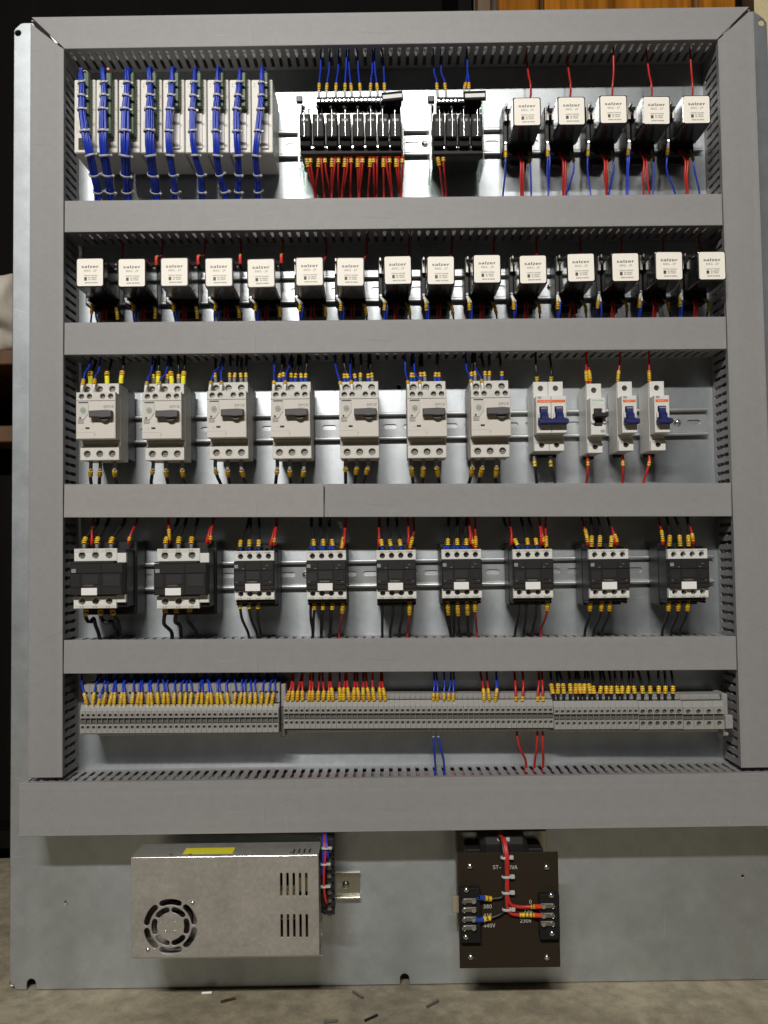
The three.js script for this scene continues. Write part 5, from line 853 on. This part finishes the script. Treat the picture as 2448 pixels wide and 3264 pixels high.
// ---------------------------------------------------------------- control transformer
{
  const Z = 0.080, c0 = vT(90, 372, Z), c1 = vT(1560, 385, Z), c2 = vT(95, 2062, Z), W = c1.x - c0.x, H = c0.y - c2.y, o = V(c0.x + W / 2, c0.y - H / 2, 0), hw = W / 2, hh = H / 2;
  const t = thing('control_transformer', 'transformer with dark brown terminal board carrying red and blue tipped wires', 'transformer', [o.x, o.y, 0]);
  const L = (x, y, z = Z) => { const q = vT(x, y, z); return [q.x - o.x, q.y - o.y]; };
  part(t, 'core', [cbox(-hw + 0.012, hw - 0.012, -hh + 0.02, hh - 0.005, 0.020, 0.052, 0.001)], M.coil);
  part(t, 'winding', [cbox(-hw + 0.028, hw - 0.032, -hh + 0.008, hh + 0.012, 0.014, 0.068, 0.006)], M.coil);
  for (const s of [-1, 1]) part(t, 'foot', [cbox(s * (hw - 0.018) - 0.016, s * (hw - 0.018) + 0.016, -hh + 0.016, hh + 0.006, 0.0005, 0.0195, 0.001)], M.railGold);
  part(t, 'side_clip', [cbox(-hw - 0.0052, -hw + 0.010, -0.012, 0.007, 0.053, 0.056, 0.0005)], std(lin(0.30, 0.25, 0.16), 0.6));
  const b = part(t, 'terminal_board', [cbox(-hw, hw, -hh, hh, Z - 0.003, Z, 0.0004)], M.board);
  const scr = (x, y, r = 0.0037) => { const [a, d] = L(x, y); const k = part(b, 'board_screw', [new THREE.SphereGeometry(r, 14, 8, 0, 6.3, 0, 1.4).rotateX(Math.PI / 2).translate(a, d, Z - 0.0004)], M.screw); part(k, 'slot', [box(a - r * 0.6, a + r * 0.6, d - 0.0004, d + 0.0004, Z + r * 0.82, Z + r * 0.96 + 0.0003)], M.dull); };
  [[267, 555], [1392, 568], [278, 1885], [1396, 1893]].forEach(([x, y]) => scr(x, y, 0.0040));
  for (const k of [[-1, 195], [1, 0]]) { const [s] = k; const a = s < 0 ? L(255, 840) : L(1410, 930), e = s < 0 ? L(255, 1640) : L(1410, 1590); part(t, 'terminal_strip', [cbox(a[0] - 0.0115, a[0] + 0.0115, e[1], a[1], Z + 0.0003, Z + 0.009, 0.0008)], M.matt); }
  for (const [x, y] of [[215, 903], [207, 1592], [1460, 982], [1470, 1540]]) { const [a, d] = L(x, y, Z + 0.009); part(t, 'strip_screw', [new THREE.SphereGeometry(0.0036, 12, 8, 0, 6.3, 0, 1.4).rotateX(Math.PI / 2).translate(a, d, Z + 0.0088)], M.screw); }
  for (const [x, y] of [[262, 1062], [262, 1192], [262, 1330], [262, 1455], [1402, 1135], [1402, 1275], [1402, 1395]]) {
    const [a, d] = L(x, y, Z + 0.010), k = part(t, 'terminal_clamp', [cbox(a - 0.0078, a + 0.0078, d - 0.0028, d + 0.0028, Z + 0.0092, Z + 0.0122, 0.0009)], M.dull);
    part(k, 'clamp_screw', [cyl(a + (x < 800 ? 0.0045 : -0.0045), d, Z + 0.0123, Z + 0.0140, 0.0026, 12)], M.screw);
    part(k, 'clamp_loop', [new THREE.TorusGeometry(0.0026, 0.0006, 6, 10, 3.3).rotateZ(x < 800 ? 1.5 : -1.5).translate(a + (x < 800 ? -0.0055 : 0.0055), d - 0.0004, Z + 0.0124)], M.screw);
  }
  const tm = new THREE.MeshPhysicalMaterial({ color: 0xffffff, roughness: 0.6, specularIntensity: 0.35, map: canvasTex(512, 624, (c, w, h) => {
    c.fillStyle = '#2c231a'; c.fillRect(0, 0, w, h); c.fillStyle = '#b4b4ae';
    const X = (x) => (x - 400) / 820 * w, Y = (y) => (y - 500) / 1000 * h, T = (t, x, y, f) => { c.font = `bold ${f}px monospace`; c.fillText(t, X(x), Y(y)); };
    T('ST-', 606, 600, 46); T('50VA', 800, 605, 46); T('380', 450, 1170, 46); T('415', 450, 1300, 46); T('440V', 450, 1446, 46); T('0', 1140, 1112, 46); T('220', 1058, 1245, 46); T('230V', 998, 1384, 46);
  }) });
  const q0 = L(400, 500), q1 = L(1220, 1500);
  part(b, 'board_print', [sticker(q1[0] - q0[0], q0[1] - q1[1], 0.0004).translate((q0[0] + q1[0]) / 2, (q0[1] + q1[1]) / 2, Z + 0.0002)], tm, { keep: true });
  const Zw = Z + 0.004, tw = (pts) => pts.map(([x, y, z]) => vT(x, y, z ?? Zw));
  const up = [[820, 420, Zw + 0.002], [780, 180, 0.076], [735, 130, 0.062], [720, 40, 0.040], [718, -40, 0.03]];
  wire('red wire bending across the transformer board to the zero terminal', 'red wires on the transformer board', tw([[1330, 1150, Z + 0.0115], [1290, 1150, Z + 0.010], [1160, 1155], [950, 1152], [865, 1120], [830, 1040], [822, 900], [822, 650], ...up]), 0.0021, M.red, { f: [0.0085, M.redFerr, 0.0026], m: 1, ml: 0.0052, mr: 0.0025 });
  wire('red wire bending across the transformer board to the middle output terminal', 'red wires on the transformer board', tw([[1330, 1282, Z + 0.0115], [1290, 1282, Z + 0.010], [1120, 1275], [930, 1270], [850, 1240], [815, 1160], [800, 1040], [797, 900], [800, 650], ...up.map(([x, y, z]) => [x - 22, y, z])]), 0.0021, M.red, { f: [0.0085, M.redFerr, 0.0026], m: 4, ml: 0.0046, mr: 0.0026 });
  wire('black wire with blue tip at the upper input of the transformer board', 'black wires on the transformer board', tw([[390, 1020, Z + 0.0115], [450, 1022, Z + 0.008], [560, 1035], [660, 1030], [740, 1010], [765, 900], [768, 650], ...up.map(([x, y, z]) => [x - 52, y, z - 0.001])]), 0.0016, M.wireBlack, { f: [0.0090, M.ferrBlue, 0.0029], m: 1, ml: 0.0092, mr: 0.0030 });
  wire('black wire with blue tip at the lower input of the transformer board', 'black wires on the transformer board', tw([[330, 1345, Z + 0.0125], [400, 1348, Z + 0.008], [540, 1325], [660, 1290], [750, 1235], [778, 1120], [775, 900], [775, 650], ...up.map(([x, y, z]) => [x - 44, y, z - 0.003])]), 0.0016, M.wireBlack, { f: [0.0130, M.ferrBlue, 0.0029], m: 1, ml: 0.0092, mr: 0.0030 });
  for (const [x, y, z] of [[790, 430, Zw], [808, 712, Zw], [808, 945, Zw], [815, 1192, Zw], [738, 165, 0.064]]) { const q = vT(x, y, z), k = part(scene, 'cable_tie', [new THREE.TorusGeometry(0.0054, 0.0007, 6, 18).scale(1, 0.62, 2.4).rotateX(Math.PI / 2), cbox(0.0045, 0.0090, -0.0020, 0.0024, -0.001, 0.0026, 0.0005)], M.tie, { pos: [q.x, q.y, q.z] }); tag(k, 'white cable tie round the wires on the transformer board', 'cable tie', 'cable ties on the transformer board'); }
}
// ---------------------------------------------------------------- wire clippings on the floor
for (const [x, y, l, a, m] of [[965, 985, 0.018, 0.5, M.woodMid], [1515, 962, 0.020, -0.9, M.termDark], [1570, 1060, 0.018, 0.7, M.wireBlack], [875, 955, 0.012, 0.1, M.ferrWhite], [1400, 1075, 0.016, 0.2, M.termDark], [1830, 1000, 0.02, 0.8, M.termDark]]) {
  const px = x * 1250 / 1659, py = 2450 + y * 1250 / 1659, d = V((px - 1224) / 2827, -(py - 1632) / 2827, -1).applyMatrix4(CAMROT), s = -camera.position.y / d.y, q = camera.position.clone().addScaledVector(d, s);
  const k = part(scene, 'wire_clipping', [new THREE.CylinderGeometry(0.0016, 0.0016, l, 8).rotateZ(Math.PI / 2).rotateY(a)], m, { pos: [q.x, 0.0017, q.z] });
  tag(k, `${m === M.ferrWhite ? 'white' : m === M.wireBlack ? 'black' : m === M.woodMid ? 'brown' : 'dark grey'} wire clipping lying on the concrete floor`, 'wire clipping', 'clippings on the floor');
}
renderer.render(scene, camera);
